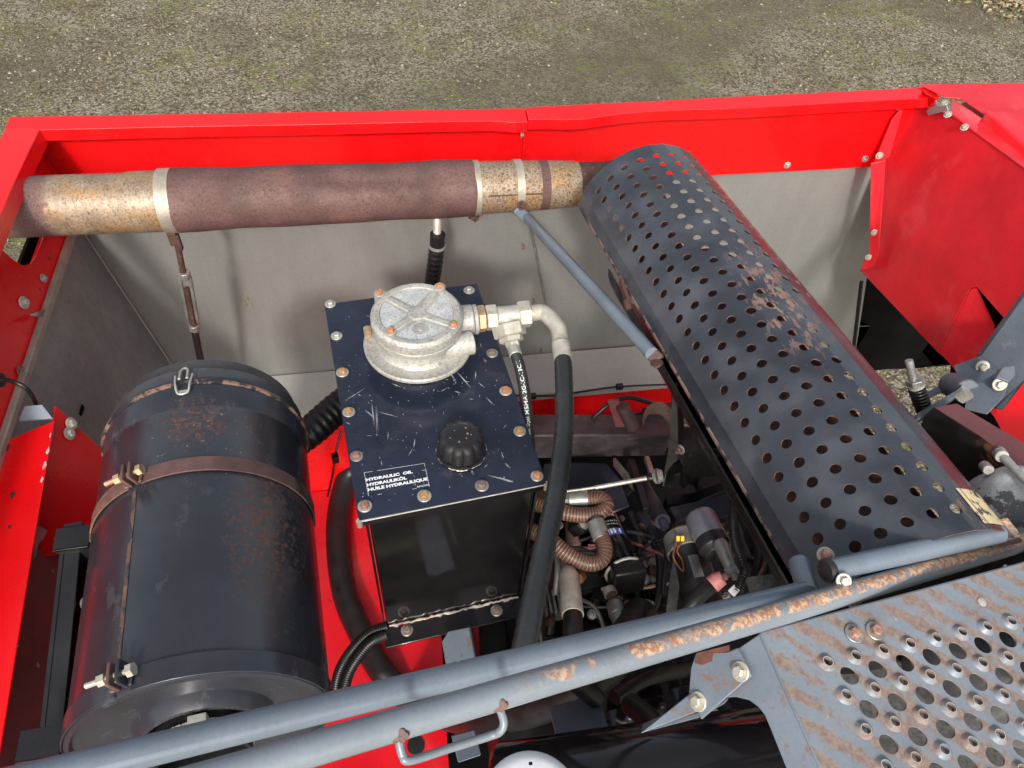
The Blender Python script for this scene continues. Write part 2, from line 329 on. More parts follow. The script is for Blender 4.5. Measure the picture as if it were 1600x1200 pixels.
def step_streaks(n):
    rot = (0, 0, -(atan2(-.0277 + .0025, .0052 + .0289)))
    k = n.step(n.noise(95, 6, .70, off=1, stretch=None), .47, .56)
    wv = n.t.nodes.new('ShaderNodeTexWave'); wv.wave_type = 'BANDS'; wv.bands_direction = 'Y'
    mp = n.t.nodes.new('ShaderNodeMapping'); mp.vector_type = 'TEXTURE'; mp.inputs['Rotation'].default_value = (0, 0, atan2(-.0302 + .005, .0341)); n.t.links.new(n.P, mp.inputs[0])
    mp.inputs['Location'].default_value = (0.3411, 0.1885, 0)
    n.t.links.new(mp.outputs[0], wv.inputs['Vector'])
    wv.inputs['Scale'].default_value = 2 * pi / 20 / 0.0203; wv.inputs['Distortion'].default_value = 1.2; wv.inputs['Detail'].default_value = 2; wv.inputs['Detail Scale'].default_value = 3.0
    wv.inputs['Phase Offset'].default_value = pi
    st = ((14, 62, 1), (0, 0, 0))
    m2 = n.t.nodes.new('ShaderNodeMapping'); m2.inputs['Scale'].default_value = (.26, 1, 1); n.t.links.new(mp.outputs[0], m2.inputs[0])
    s = n.math('ADD', n.mul(wv.outputs['Fac'], .20), n.mul(n.noise(75, 5, .62, vec=m2.outputs[0], off=2), .62))
    s = n.math('ADD', s, n.mul(n.noise(170, 4, .7, off=6), .42))
    s = n.math('ADD', s, n.mul(n.math('SUBTRACT', n.noise(22, 3, .6, off=4), .5), .35))
    return n.mul(n.step(s, .54, .71), .85)
step_mat = surf('blue_grey_step_paint', (0.19, 0.22, 0.25), 0.45, var=0.12, vs=14, fine=0.08, bump=0.1, layers=[
    dict(m=step_streaks, c=RUSTC((0.165, 0.095, 0.070), (0.27, 0.19, 0.14), 170), r=0.85),
    dict(m=spots(60, 0.68, 0.74, off=11), c=(0.5, 0.5, 0.47))])
plate_mat = surf('blue_grey_plate_paint', (0.17, 0.205, 0.25), 0.45, var=0.12, vs=14, fine=0.06, bump=0.05, layers=[
    dict(m=spots(35, 0.56, 0.66, off=3), c=(0.20, 0.125, 0.085), r=.8)])
zinc = surf('zinc_plate', (0.46, 0.45, 0.41), 0.45, metal=0.5, var=0.15, vs=60, fs=600)
bolt_brown = surf('brown_bolt', (0.22, 0.15, 0.12), 0.6, metal=0.2, var=0.2, vs=60, fs=600)
bright_wear = surf('bare_worn_steel', (0.62, 0.58, 0.50), 0.4, metal=0.6, var=0.15, vs=60)
cast_alu = surf('cast_aluminium', (0.44, 0.425, 0.385), 0.55, metal=0.25, var=0.16, vs=25, fine=0.24, fs=230, bump=0.4, bs=300, layers=[dict(m=spots(55, .56, .74, off=3), c=(.27, .25, .21), r=.65)])
cast_alu_clean = surf('bright_cast_aluminium', (0.60, 0.61, 0.60), 0.45, metal=0.35, var=0.15, vs=60, fine=0.3, fs=240, bump=0.35, bs=420)
fitting = surf('zinc_yellowed_fitting', (0.50, 0.475, 0.40), 0.45, metal=0.35, var=0.2, vs=50, fine=0.1, fs=400, layers=[dict(m=spots(60, .56, .72), c=(0.40, 0.32, 0.20), r=.5, t=.3)])
brass = surf('tarnished_brass_nut', (0.52, 0.36, 0.22), 0.4, metal=0.5, var=0.25, vs=60)
steel = surf('dull_steel', (0.33, 0.33, 0.31), 0.42, metal=0.6, var=0.25, vs=50)
rubber = surf('black_rubber', (0.012, 0.012, 0.0125), 0.42, var=0.25, vs=20, fine=0.06, bump=0.1)
hose_mat = surf('grey_black_hose', (0.026, 0.027, 0.0275), 0.32, var=0.15, vs=20, fine=0.05, bump=0.15, bs=900, layers=[dict(m=spots(50, .62, .75), c=(0.055, 0.054, 0.05), r=.5)])
brown_hose = surf('brown_hose_sleeve', (0.085, 0.042, 0.032), 0.45, var=0.25, vs=30)
brown_hose_ridge = surf('tan_hose_spiral', (0.26, 0.15, 0.085), 0.45, var=0.25, vs=30)
oily = surf('oily_black_metal', (0.010, 0.0095, 0.0095), 0.36, var=0.4, vs=20, fine=0.1, bump=0.25, spec=0.3, layers=[dict(m=spots(35, .62, .74), c=(0.06, 0.028, 0.02), r=.8)])
oily_navy = surf('grimy_navy_paint', (0.018, 0.020, 0.030), 0.4, var=0.3, vs=20, layers=[dict(m=spots(50, .62, .70), c=RUSTC((0.12, 0.06, 0.03), (0.30, 0.14, 0.06)), r=.8)])
cap_black = surf('black_plastic', (0.02, 0.02, 0.021), 0.4, var=0.2, fine=0.08, bump=0.06, layers=[dict(m=spots(40, .60, .75), c=(0.06, 0.06, 0.06), r=.6)])
white_print = surf('white_print', (0.78, 0.79, 0.80), 0.5, var=0.05, fine=0)
white_plastic = surf('white_plastic', (0.86, 0.86, 0.86), 0.5, var=0.05, fine=0.03)
cream = surf('cream_sticker_paint', (0.72, 0.60, 0.33), 0.5, var=0.12, vs=40, layers=[dict(m=spots(60, .54, .58, off=2), c=(0.06, 0.065, 0.08)), dict(m=spots(25, .60, .75), c=(0.7, .64, .5))])
pink_plastic = surf('pink_plastic', (0.55, 0.20, 0.19), 0.5, var=0.12)
yellow_plastic = surf('yellow_plastic', (0.75, 0.50, 0.02), 0.45, var=0.1)
orange_wire = surf('orange_wire', (0.25, 0.09, 0.03), 0.5)
grey_strap = surf('grey_braided_strap', (0.11, 0.105, 0.095), 0.7, var=0.2, vs=60, bump=0.6, bs=700)
starter_blue = surf('bluish_zinc_steel', (0.28, 0.31, 0.35), 0.35, metal=0.4, var=0.1)
blue_label = surf('blue_label', (0.04, 0.10, 0.42), 0.4, var=0.1)
dark_void = surf('black_paint_and_shade', (0.004, 0.004, 0.004), 0.7, var=0.3, spec=0.08)  # near-black for black parts, and for deep shade put in as colour

# ------------------------------------------------------------------ bolts (shared meshes, one object each)
BOLT = {}
def bolt_mesh(style):
    if style in BOLT: return BOLT[style]
    w, hd = dict(zinc=(zinc, zinc), orange=(zinc, rust_orange), brown=(bolt_brown, bolt_brown), oldsteel=(steel, bolt_brown), plain=(zinc, zinc),
                 stud=(zinc, zinc), oldstud=(steel, bolt_brown), rusty=(rust_dark, rust_dark), pale=(fitting, fitting), amber=(zinc, rust_amber), rose=(zinc, rust_rose), rosepair=(steel, rust_rose), rustpair=(band_metal, rust_rose))[style]
    s = MB()
    s.lathe(V(0, 0, 0), ZUP, [(-.05, 0), (-.05, 1.0), (.10, 1.0), (.16, .93), (.17, 0)], 20, 0)
    s.lathe(V(0, 0, 0), ZUP, [(.15, 0), (.15, .70), (.24, .72), (.25, .62)], 6, 1)
    s.lathe(V(0, 0, 0), ZUP, [(.2, 0), (.2, .60), (.58, .60), (.68, .48), (.70, 0)], 6, 1)
    if style in ('stud', 'oldstud'): s.lathe(V(0, 0, 0), ZUP, [(.6, 0), (.6, .33), (1.15, .33), (1.22, .25), (1.22, 0)], 10, 1)
    me = bpy.data.meshes.new('bolt'); me.from_pydata(s.v, [], s.f); me.materials.append(w); me.materials.append(hd)
    me.polygons.foreach_set('material_index', s.m)
    b = bmesh.new(); b.from_mesh(me); bmesh.ops.recalc_face_normals(b, faces=b.faces); b.to_mesh(me); b.free()
    me.polygons.foreach_set('use_smooth', [True] * len(me.polygons)); me.set_sharp_from_angle(angle=radians(35))
    BOLT[style] = me; return me
def bolt(parent, p, n, r, style='zinc', name='bolt'):
    o = bpy.data.objects.new(name, bolt_mesh(style)); COL.objects.link(o); o.parent = parent
    n = Vector(n).normalized(); q = n.to_track_quat('Z', 'Y').to_matrix().to_4x4()
    tilt = Matrix.Rotation(random.uniform(-.05, .05), 4, 'X') @ Matrix.Rotation(random.uniform(0, 6.28), 4, 'Z')
    o.matrix_local = Matrix.Translation(Vector(p) - ORIGIN[parent.name]) @ q @ tilt @ Matrix.Scale(r, 4)
    return o

def text_mesh(txt, size, bold=0.0):
    cu = bpy.data.curves.new('lettering', 'FONT'); cu.body = txt; cu.size = size; cu.offset = bold * size; cu.resolution_u = 3
    ob = bpy.data.objects.new('lettering', cu); COL.objects.link(ob); bpy.context.view_layer.update()
    me = bpy.data.meshes.new_from_object(ob.evaluated_get(bpy.context.evaluated_depsgraph_get()))
    bpy.data.objects.remove(ob); vs_ = [v.co.copy() for v in me.vertices]; fs = [list(p.vertices) for p in me.polygons]
    bpy.data.meshes.remove(me); return vs_, fs
def put_text(mb, txt, size, P, X, Y, sx=1.0, bold=0.0, mi=0, width=None):
    vs_, fs = text_mesh(txt, size, bold)
    if width: sx = width / max(v.x for v in vs_)
    mb.add([P + X * (v.x * sx) + Y * v.y for v in vs_], fs, mi)

# ------------------------------------------------------------------ ground
def ground_material():
    n = NT('gravel_ground')
    big = n.noise(.55, 5, .6); mid = n.noise(2.6, 5, .62, off=4); fine = n.noise(38, 5, .75, off=2); peb = n.voro(55, 'F1', 'Color')
    c = n.mix(n.step(mid, .35, .68), (0.165, 0.132, 0.080), (0.225, 0.190, 0.125))
    c = n.mix(n.mul(n.step(fine, .47, .62), .8), c, (0.36, 0.325, 0.25))
    c = n.mix(n.mul(n.step(fine, .48, .36), .85), c, (0.050, 0.041, 0.027))
    bw = n.t.nodes.new('ShaderNodeRGBToBW'); n.t.links.new(peb, bw.inputs[0])
    c = n.mix(n.mul(n.step(bw.outputs[0], .62, .74), n.step(mid, .40, .60), .7), c, (0.38, 0.35, 0.285))
    c = n.mix(n.mul(n.step(bw.outputs[0], .38, .24), .75), c, (0.070, 0.058, 0.040))
    c = n.mix(n.mul(n.step(big, .50, .66), .65), c, (0.125, 0.104, 0.068))
    # a worn, smoother wheel track running off to the right
    tr = n.math('ADD', n.axis(1), n.mul(n.axis(0), -.55)); tr = n.math('ADD', tr, n.mul(n.math('SUBTRACT', n.noise(.8, 3), .5), 1.6))
    t1 = n.mul(n.step(tr, 4.4, 5.0), n.step(tr, 6.4, 5.6))
    c = n.mix(n.mul(t1, .6), c, (0.125, 0.106, 0.072))
    gm = n.mul(n.step(n.noise(1.3, 4, .6, off=9), .46, .62), n.step(n.noise(13, 5, .7, off=3), .46, .62))
    c = n.mix(n.mul(gm, .55), c, n.mix(n.step(n.noise(60, 3), .4, .6), (0.13, 0.18, 0.03), (0.25, 0.28, 0.06)))
    n.put(n.b.inputs['Base Color'], c); n.put(n.b.inputs['Roughness'], .95); n.b.inputs['Specular IOR Level'].default_value = .2
    h = n.math('ADD', n.mul(n.voro(48), .7), n.mul(n.noise(90, 4, .7), .8)); n.bump(h, .9, .02)
    return n.mat
g = MB(); g.add([V(-90, -90, 0), V(90, -90, 0), V(90, 90, 0), V(-90, 90, 0)], [[0, 1, 2, 3]])
kind(g.build('ground', ground_material(), smooth=None, recalc=False), 'structure')

def stone_mat(nm, c): return surf(nm, c, .9, var=.25, vs=40, fine=.1, fs=200, bump=0)
stones = [stone_mat('stone_' + w, c) for w, c in (('grey', (.21, .19, .15)), ('pale', (.33, .295, .23)), ('tan', (.25, .20, .125)), ('dark', (.080, .066, .047)), ('buff', (.29, .245, .17)))]
rs = random.Random(3); gv = MB()
def noise2(x, y): return sin(x * 1.3 + 2 * sin(y * .7)) * cos(y * 1.1 + 1.5 * sin(x * .5)) 
for i in range(60000):
    y = 2.2 + 12.5 * rs.random() ** 1.1; x = rs.uniform(-.95, 1.35) * (y * .62 + 2.2)
    dens = .55 + .45 * noise2(x * 1.1, y * 1.1)
    tr = y - .55 * x + .5 * sin(x * .8)
    if 4.6 < tr < 6.0: dens *= .3
    if rs.random() > dens: continue
    r = .006 + .013 * rs.random() ** 3; a = rs.random() * 6.28; q = rs.uniform(.6, 1.3); z = r * rs.uniform(.1, .5)
    pts = []
    for k in range(5):
        t = a + k * 1.2566 + rs.uniform(-.25, .25); rr = r * rs.uniform(.75, 1.15); pts.append(V(x + rr * cos(t) * q, y + rr * sin(t), z + r * rs.uniform(-.3, .25)))
    o = len(gv.v); gv.v += pts + [V(x + r * rs.uniform(-.3, .3), y + r * rs.uniform(-.3, .3), z + r * rs.uniform(.45, .9))]
    mi = rs.choice([0, 0, 0, 1, 2, 2, 2, 3, 3, 4, 4])
    for k in range(5): gv.f.append([o + k, o + (k + 1) % 5, o + 5]); gv.m.append(mi)
kind(gv.build('gravel', stones, smooth=None, recalc=False), 'stuff')

leaf_g = [surf('grass_' + w, c, .6, var=.2, vs=3, fine=0, bump=0) for w, c in (('green', (.075, .125, .018)), ('olive', (.13, .15, .03)), ('straw', (.25, .215, .11)))]
gr = MB()
for i in range(3600):
    y = 2.6 + 12 * rs.random(); x = rs.uniform(-.95, 1.3) * (y * .62 + 2.0)
    if noise2(x * .9 + 4, y * .9 + 1) < .25 + .5 * rs.random(): continue
    mi = rs.choice([0, 1, 1, 2])
    for k in range(rs.randint(4, 9)):
        bx, by = x + rs.gauss(0, .03), y + rs.gauss(0, .03); a = rs.random() * 6.28; hgt = rs.uniform(.008, .028); w = .003
        t = V(cos(a), sin(a), 0); s_ = V(-sin(a), cos(a), 0) * w
        gr.add([V(bx, by, 0) - s_, V(bx, by, 0) + s_, V(bx, by, hgt) + t * hgt * 1.3], [[0, 1, 2]], mi)
kind(gr.build('grass', leaf_g, smooth=None, recalc=False), 'stuff')
lv = MB(); leaf_m = [surf('leaf_' + w, c, .7, var=.25, vs=20, fine=0, bump=0) for w, c in (('brown', (.20, .11, .05)), ('tan', (.33, .23, .13)), ('pale', (.45, .37, .26)))]
c0, c1 = PZ(1480, -8, 0), PZ(1640, 45, 0)
for i in range(1500):
    t = rs.random() * 1.25; p = c0.lerp(c1, t) + V(rs.gauss(.45, .35), abs(rs.gauss(0.25, .35)), .01 + .03 * rs.random())
    a = rs.random() * 6.28; l = rs.uniform(.02, .045); u = V(cos(a), sin(a), rs.uniform(-.4, .4)); s_ = V(-sin(a), cos(a), rs.uniform(-.5, .5))
    lv.add([p - u * l, p + s_ * l * .45 + V(0, 0, .006), p + u * l, p - s_ * l * .45], [[0, 1, 2], [0, 2, 3]], rs.randint(0, 2))
kind(lv.build('fallen_leaves', leaf_m, smooth=None, recalc=False), 'stuff')
vg = MB()
for i in range(2600):
    t = rs.random() * 1.2; p = c0.lerp(c1, t) + V(rs.gauss(.5, .5), abs(rs.gauss(.55, .4)), 0)
    a = rs.random() * 6.28; hgt = rs.uniform(.03, .09); tt = V(cos(a), sin(a), 0); s_ = V(-sin(a), cos(a), 0) * .004
    vg.add([p - s_, p + s_, p + V(0, 0, hgt) + tt * hgt * .7], [[0, 1, 2]], rs.choice([0, 0, 1]))
kind(vg.build('verge_grass', leaf_g, smooth=None, recalc=False), 'stuff')

# ------------------------------------------------------------------ red bodywork round the bay
YW, XL = 1.45, -0.625
def wall_panel(name, label, x0, x1, ztop0, ztop1, zbot, buckle):
    root = thing(name, label, 'body panel', ((x0 + x1) / 2, YW, zbot), 'red panels along the far side of the bay')
    s = MB(); n = 40; prof = []
    for i in range(n + 1):
        x = x0 + (x1 - x0) * i / n; zt = ztop0 + (ztop1 - ztop0) * i / n
        d = buckle(x); wig = .0004 * sin(x * 13) 
        # wall face, top flange, lip
        prof.append([V(x, YW - .004 * sin(pi * i / n), zbot), V(x, YW + .0, zt - .03), V(x, YW + .004, zt), V(x, YW - .038 + d, zt - .003 + d * .4 + wig), V(x, YW - .0395 + d * 1.3, zt - .026 + d * .25 + wig)])
    for p in prof: s.v += p
    k = len(prof[0])
    for i in range(n):
        for j in range(k - 1): s.f.append([i * k + j, i * k + j + 1, (i + 1) * k + j + 1, (i + 1) * k + j]); s.m.append(0)
    s.build('sheet', red_paint, root, smooth=None, solid=.0025, bevel=.0012, recalc=False)
    return root
bk1 = lambda x: -.005 * exp(-((x - .29) / .035) ** 2)
bk2 = lambda x: -.006 * exp(-((x - .42) / .06) ** 2) + .003 * exp(-((x - .60) / .10) ** 2)
WXM = PY(818, 200, YW).x; WXR = PY(1436, 150, YW).x + .022
w1 = wall_panel('red_body_panel', 'long red panel with a folded lip above the rusty exhaust pipe, left of the seam', XL - .064, WXM - .001, 2.486, 2.468, 2.284, bk1)
w2 = wall_panel('red_body_panel', 'faded red panel with a buckled folded lip, right of the seam behind the perforated guard', WXM + .001, WXR, 2.470, 2.487, 2.284, bk2)
for px, py in ((1230, 258), (1352, 248), (1406, 167)): bolt(w2, PY(px, py, YW - .006), (0, -1, .1), .0085, 'zinc')
b = MB(); b.box(V(WXM + .001, YW - .008, 2.355), (.002, .008, .07)); b.build('seam_flange', red_paint, w2, bevel=.001)
bolt(w2, PY(812, 210, YW - .012) + V(.004, 0, 0), (1, -.3, .1), .008, 'zinc')
# grey liner sheets under the red band
def liner(name, label, pts, y, grp, mat):
    s = MB(); s.poly(pts, V(0, .003, 0)); o = s.build(name, mat, None, bevel=.0008); tag(o, label, 'liner sheet', grp); return o
sL = [V(-.68, YW + .008, 2.30), V(WXM + .005, YW + .008, 2.30), V(PY(862, 606, YW).x, YW + .008, 1.685), V(-.585, YW + .008, 1.685)]
liner('grey_liner_sheet', 'plain grey sheet behind the turnbuckle, below the red panel', sL, YW, 'grey liner sheets', galv)
xr = PY(1362, 300, YW).x
sR = [V(WXM + .007, YW + .010, 2.30), V(xr + .008, YW + .010, 2.30), PY(1356, 425, YW + .010), PY(1338, 545, YW + .010), V(PY(1334, 560, YW).x, YW + .010, 1.685), V(PY(862, 606, YW).x + .002, YW + .010, 1.685)]
liner('grey_liner_sheet', 'mottled grey sheet behind the blue brace and the perforated guard', sR, YW, 'grey liner sheets', galv)
sm = thing('seam_strip', 'dark bolted seam flange between the two grey sheets, behind the blue brace', 'seam strip', tuple(V((WXM + .06), YW, 1.69)))
a, b_ = V(WXM + .004, YW - .004, 2.28), V(PY(862, 604, YW).x, YW - .004, 1.69)
s = MB(); s.bar(a, b_, .005, .022, V(0, -1, 0)); s.build('flange', steel, sm, bevel=.0008)
for px, py in ((815, 386), (831, 471), (843, 548), (850, 566), (858, 601)): bolt(sm, PY(px, py, YW - .008) + V(.003, 0, 0), (1, -.5, .2), .008, 'brown')
# left liner, sloping inward
P = [PY(98, 370, YW), V(-.60, YW + .006, 2.30), V(-.535, YW + .006, 1.685), V(-.40, .70, 1.95), V(-.53, .62, 2.29), V(XL + .004, .86, 2.30)]
s = MB(); s.poly([V(-.668, YW + .004, 2.305), V(-.578, YW + .004, 1.685), V(-.46, .55, 1.78), V(XL + .006, 1.0, 2.302), V(XL + .006, .55, 2.30)][:3] + [V(XL + .006, .55, 2.30)], V(-.003, 0, 0))
lf = s.build('side_liner_sheet', galv_dark, None, bevel=.0008); tag(lf, 'dull grey side sheet sloping in at the left end, beside the air cleaner', 'liner sheet')
kn = MB(); pk = hit(127, 642, V(XL + .006, YW, 2.305), (V(-.528, YW, 1.685) - V(XL + .006, YW, 2.305)).cross(V(0, 1, 0)))
kn.box(pk + V(.001, 0, 0), (.001, .012, .005)); kn.build('slot', dark_void, lf) 
# ledge below the liners
s = MB(); zl = 1.69
s.poly([V(-.55, 1.315, zl - .012), V(1.10, 1.315, zl - .012), V(1.14, YW + .005, zl), V(-.55, YW + .005, zl)], V(0, 0, -.003))
s.poly([V(-.55, 1.313, zl - .013), V(1.10, 1.313, zl - .013), V(1.10, 1.313, zl - .037), V(-.55, 1.313, zl - .037)], V(0, .003, 0))
lg = s.build('grey_ledge', ledge_mat, None, bevel=.001); tag(lg, 'pale grey ledge along the foot of the grey sheets', 'ledge')
s = MB(); s.poly([V(-.5, 1.322, zl - .03), V(1.0, 1.322, zl - .03), V(1.0, 1.318, 1.29), V(-.5, 1.318, 1.29)], V(0, .003, 0))
rz = s.build('red_riser_panel', red_paint, None, bevel=.001); tag(rz, 'shaded red upright sheet below the pale ledge', 'body panel')
s = MB(); s.box(V(.50, 1.30, 1.42), (.42, .004, .13)); o_ = s.build('rear_dark_sheet', dark_void, None); tag(o_, 'black sheet added as the dark behind the engine, below the cross beam', 'sheet')  # added black sheet that darkens the red riser behind the engine
cb = MB(); cp = spline([PY(600, 640, 1.30), PY(760, 618, 1.30), PY(810, 618, 1.30), PY(868, 618, 1.30), PY(915, 611, 1.30), PY(970, 604, 1.30), PY(1060, 600, 1.30)], 6)
cb.tube(cp, .0028, 8); cbo = thing('black_cable', 'thin black cable clipped along the edge of the pale ledge', 'cable', tuple(PY(870, 640, 1.30)))
cb.build('cable', rubber, cbo)
for px, py in ((832, 619), (968, 604)):
    s = MB(); s.box(PY(px, py, 1.298), (.010, .007, .007)); s.build('clip', black_satin, cbo, bevel=.001)

# left end: red plate, lip, beam
lp = thing('red_end_panel', 'bright red end panel where the exhaust pipe runs out through a cutout', 'body panel', (XL, .9, 2.29))
s = MB(); n = 30; xo = XL - .062
for i in range(n + 1):
    y = YW - .034 - (YW + .55) * i / n; wv = .003 * sin(y * 9)
    s.v += [V(xo, y + .0, 2.4855), V(XL - .004 + wv, y, 2.4815), V(XL + .001 + wv, y, 2.452)]
for i in range(n):
    for j in range(2): s.f.append([i * 3 + j, i * 3 + j + 1, (i + 1) * 3 + j + 1, (i + 1) * 3 + j]); s.m.append(0)
s.build('lip', red_paint, lp, smooth=None, solid=.0025, bevel=.0012)
# the plate with an opening for the pipe
PC = V(XL, PY(28, 322, 1.15).y, 2.498)
s = MB(); y0, y1, z0_, z1_ = -.55, YW - .003, 2.305, 2.480; hr = .060; nn = 28
cy, cz = 1.250, 2.414
outer = []; inner = []
for k in range(nn):
    t = 2 * pi * k / nn; d = V(0, cos(t), sin(t)); q = 1e9
    for (c_, lo, hi) in ((d.y, y0 - cy, y1 - cy), (d.z, z0_ - cz, z1_ - cz)):
        if abs(c_) > 1e-6: q = min(q, (hi if c_ > 0 else lo) / c_)
    outer.append(V(XL, cy, cz) + d * q); se = (abs(d.y) ** 4 + abs(d.z) ** 4) ** -.25; inner.append(V(XL, cy + d.y * .100 * se, cz + d.z * .0655 * se))
XF = lambda p: V(XL - .058 * (p.z - 2.305) / .179, p.y, p.z)
outer = [XF(p) for p in outer]; inner = [XF(p) for p in inner]
# outer ring points must include the rectangle's corners
s.add(outer + inner, [[k, (k + 1) % nn, nn + (k + 1) % nn, nn + k] for k in range(nn)])
for (yy, zz) in ((y0, z0_), (y0, z1_), (y1, z0_), (y1, z1_)):
    tt = atan2(zz - cz, yy - cy) % (2 * pi); k = int(tt / (2 * pi / nn)); s.add([outer[k], XF(V(XL, yy, zz)), outer[(k + 1) % nn]], [[0, 1, 2]])
s.build('plate', red_paint, lp, smooth=None, solid=.003, recalc=True)
s = MB(); s.bar(V(XL + .006, -.55, 2.302), V(XL + .006, YW - .01, 2.302), .012, .016); s.build('edge_strip', band_metal, lp, bevel=.002)
for px, py, st, r in ((68, 435, 'zinc', .008), (37, 473, 'pale', .0115), (33, 580, 'brown', .009)): bolt(lp, hit(px, py, V(XL + .003, 1, 2.305), V(.179, 0, .058).normalized()), (1, -.1, .33), r, st)
s = MB(); s.add([PX(47, 492, XL + .008), PX(70, 483, XL + .012), PX(66, 496, XL + .012)], [[0, 1, 2]]); s.build('torn_tab', galv, lp, solid=.001)
s = MB(); s.box(V(XL - .0665, .44, 1.70), (.0015, 1.0, .58)); s.build('outer_skin', red_paint, lp)
# red beam along the left with an upright face
rb = thing('red_side_beam', 'red box beam with a scuffed ridge and two bolts, left of the air cleaner', 'beam', (-.55, .6, 2.0))
XB = PZ(88, 640, 2.295).x
s = MB(); zt = 2.296
s.poly([PZ(85, 657, zt), PZ(52, 850, zt), V(PZ(0, 1180, zt).x, .33, zt), V(PZ(0, 1180, zt).x - .01, .1, zt), V(XL - .06, .1, zt), V(XL - .04, PZ(30, 690, zt).y + .05, zt), PZ(30, 690, zt) + V(-.03, 0, 0)], V(0, 0, -.003))
s.build('top_face', red_paint, rb, bevel=.001)
PN = V(1, 0, 0)
def bx(px, py, dx=0): return hit(px, py, V(XB + dx, .8, 2.2), V(1, .05, .12).normalized())
BN2 = V(1, -.12, .42).normalized(); BP2 = PZ(87, 634, 2.297)
def bx2(px, py): return hit(px, py, BP2, BN2)
s = MB(); s.poly([bx2(87, 634), bx2(163, 705), bx2(158, 790), bx2(150, 840), bx2(98, 866), bx2(50, 870)], V(-.003, 0, 0)); s.build('side_face', red_paint, rb, bevel=.001)
for px, py in ((109, 663), (106, 678)): bolt(rb, bx2(px, py) + BN2 * .003, BN2, .011, 'pale')
s = MB(); s.poly([bx(50, 860, -.004), bx(100, 858, -.004), bx(92, 1010, -.004), bx(40, 1280, -.004), bx(-60, 1280, -.004), bx(0, 1180, -.004)], V(-.003, 0, 0)); s.build('lower_face_in_shade', maroon, rb)  # red beam side whose shade is put in as maroon colour
s = MB(); s.poly([PX(58, 635, XL + .02), PX(88, 650, XL + .06), PZ(84, 656, 2.30), PZ(28, 660, 2.30)], V(0, 0, -.004))
gp = MB(); gp.poly([PZ(38, 634, 2.315), PZ(66, 632, 2.315), PZ(82, 653, 2.300), PZ(29, 657, 2.300)], V(0, 0, -.004)); gp.build('grey_end_plate', plate_mat, rb, bevel=.001)
s = MB(); s.poly([bx(50, 826, .002), bx(62, 822, .002), bx(72, 830, .002), bx(66, 842, .002), bx(58, 850, .002), bx(53, 872, .002)], V(.002, 0, 0)); s.build('torn_corner', steel, rb)
wr = thing('black_wire', 'short black wire curving out of a grommet at the left edge', 'wire', tuple(PX(25, 600, XL + .02)))
s = MB(); s.tube(spline([PX(-6, 594, XL + .004), PX(12, 594, XL + .02), PX(34, 602, XL + .04), PX(48, 615, XL + .045), PX(56, 630, XL + .03)], 8), .0035, 10); s.build('wire', rubber, wr)
s = MB(); s.lathe(PX(-2, 594, XL), V(1, 0, 0), [(0, 0), (0, .012), (.006, .011), (.008, 0)], 16); s.build('grommet', rubber, wr)

# right end: big red sloping panel
RA, RB_, RC = PY(1440, 150, 1.45), PX(1350, 425, 1.2), PZ(1600, 290, 2.48); RN = (RB_ - RA).cross(RC - RA).normalized()
if RN.x > 0: RN = -RN
def rp(px, py, off=0): return hit(px, py, RA + RN * off, RN)
rt = thing('red_hopper_panel', 'large faded red panel with a notched lower corner, right of the perforated guard', 'body panel', tuple(rp(1450, 400)))
s = MB(); s.poly([rp(1436, 165), rp(1484, 178), rp(1600, 262), rp(1760, 375), rp(2300, 757), rp(2300, 1120), rp(1760, 690), rp(1604, 538), rp(1526, 449), rp(1516, 450), rp(1466, 552), rp(1345, 424), rp(1360, 396), rp(1364, 254), rp(1390, 190)], -RN * .003)
s.build('sheet', faded_red, rt, bevel=.0012)
s = MB(); s.poly([rp(1526, 450, -.001), rp(1517, 451, -.001), rp(1467, 552, -.001), rp(1478, 562, -.004), rp(1556, 655, -.03), rp(1568, 560, -.03), rp(1552, 505, -.025)], -RN * .002); s.build('notch_flap', faded_red, rt, bevel=.001)
s = MB(); s.poly([rp(1500, 380, -.10), rp(2200, 800, -.10), rp(2200, 1100, -.10), rp(1480, 640, -.10)], -RN * .002); s.build('gap_shade', dark_void, rt)  # black colour stands in for the shade inside the notch gap
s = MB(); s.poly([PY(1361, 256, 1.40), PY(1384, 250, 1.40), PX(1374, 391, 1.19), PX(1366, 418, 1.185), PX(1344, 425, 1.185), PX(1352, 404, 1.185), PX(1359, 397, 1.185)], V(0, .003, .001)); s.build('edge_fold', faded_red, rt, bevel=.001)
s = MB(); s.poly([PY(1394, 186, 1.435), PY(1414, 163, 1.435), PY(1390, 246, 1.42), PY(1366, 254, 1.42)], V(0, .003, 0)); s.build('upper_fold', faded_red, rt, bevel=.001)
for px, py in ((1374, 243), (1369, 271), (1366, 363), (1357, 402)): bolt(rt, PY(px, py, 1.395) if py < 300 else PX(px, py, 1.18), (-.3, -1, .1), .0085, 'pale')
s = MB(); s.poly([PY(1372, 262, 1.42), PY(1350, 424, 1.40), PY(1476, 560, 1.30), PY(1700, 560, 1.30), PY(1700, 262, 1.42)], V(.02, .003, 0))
# black sheet standing in for the shaded cavity behind it
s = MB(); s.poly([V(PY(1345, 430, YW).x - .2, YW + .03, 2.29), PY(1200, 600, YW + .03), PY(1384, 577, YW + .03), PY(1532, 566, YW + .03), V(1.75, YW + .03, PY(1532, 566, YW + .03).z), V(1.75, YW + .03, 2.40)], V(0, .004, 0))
dk = s.build('cavity_shade', dark_void, None); tag(dk, 'black sheet standing in for the shade below the red hopper panel', 'shade_sheet')
s = MB(); s.bar(PY(1346, 440, 1.41), PY(1332, 560, 1.36), .012, .010); pst = s.build('dark_post', black_satin, None, bevel=.002); tag(pst, 'thin dark post at the right end of the grey sheet', 'post')
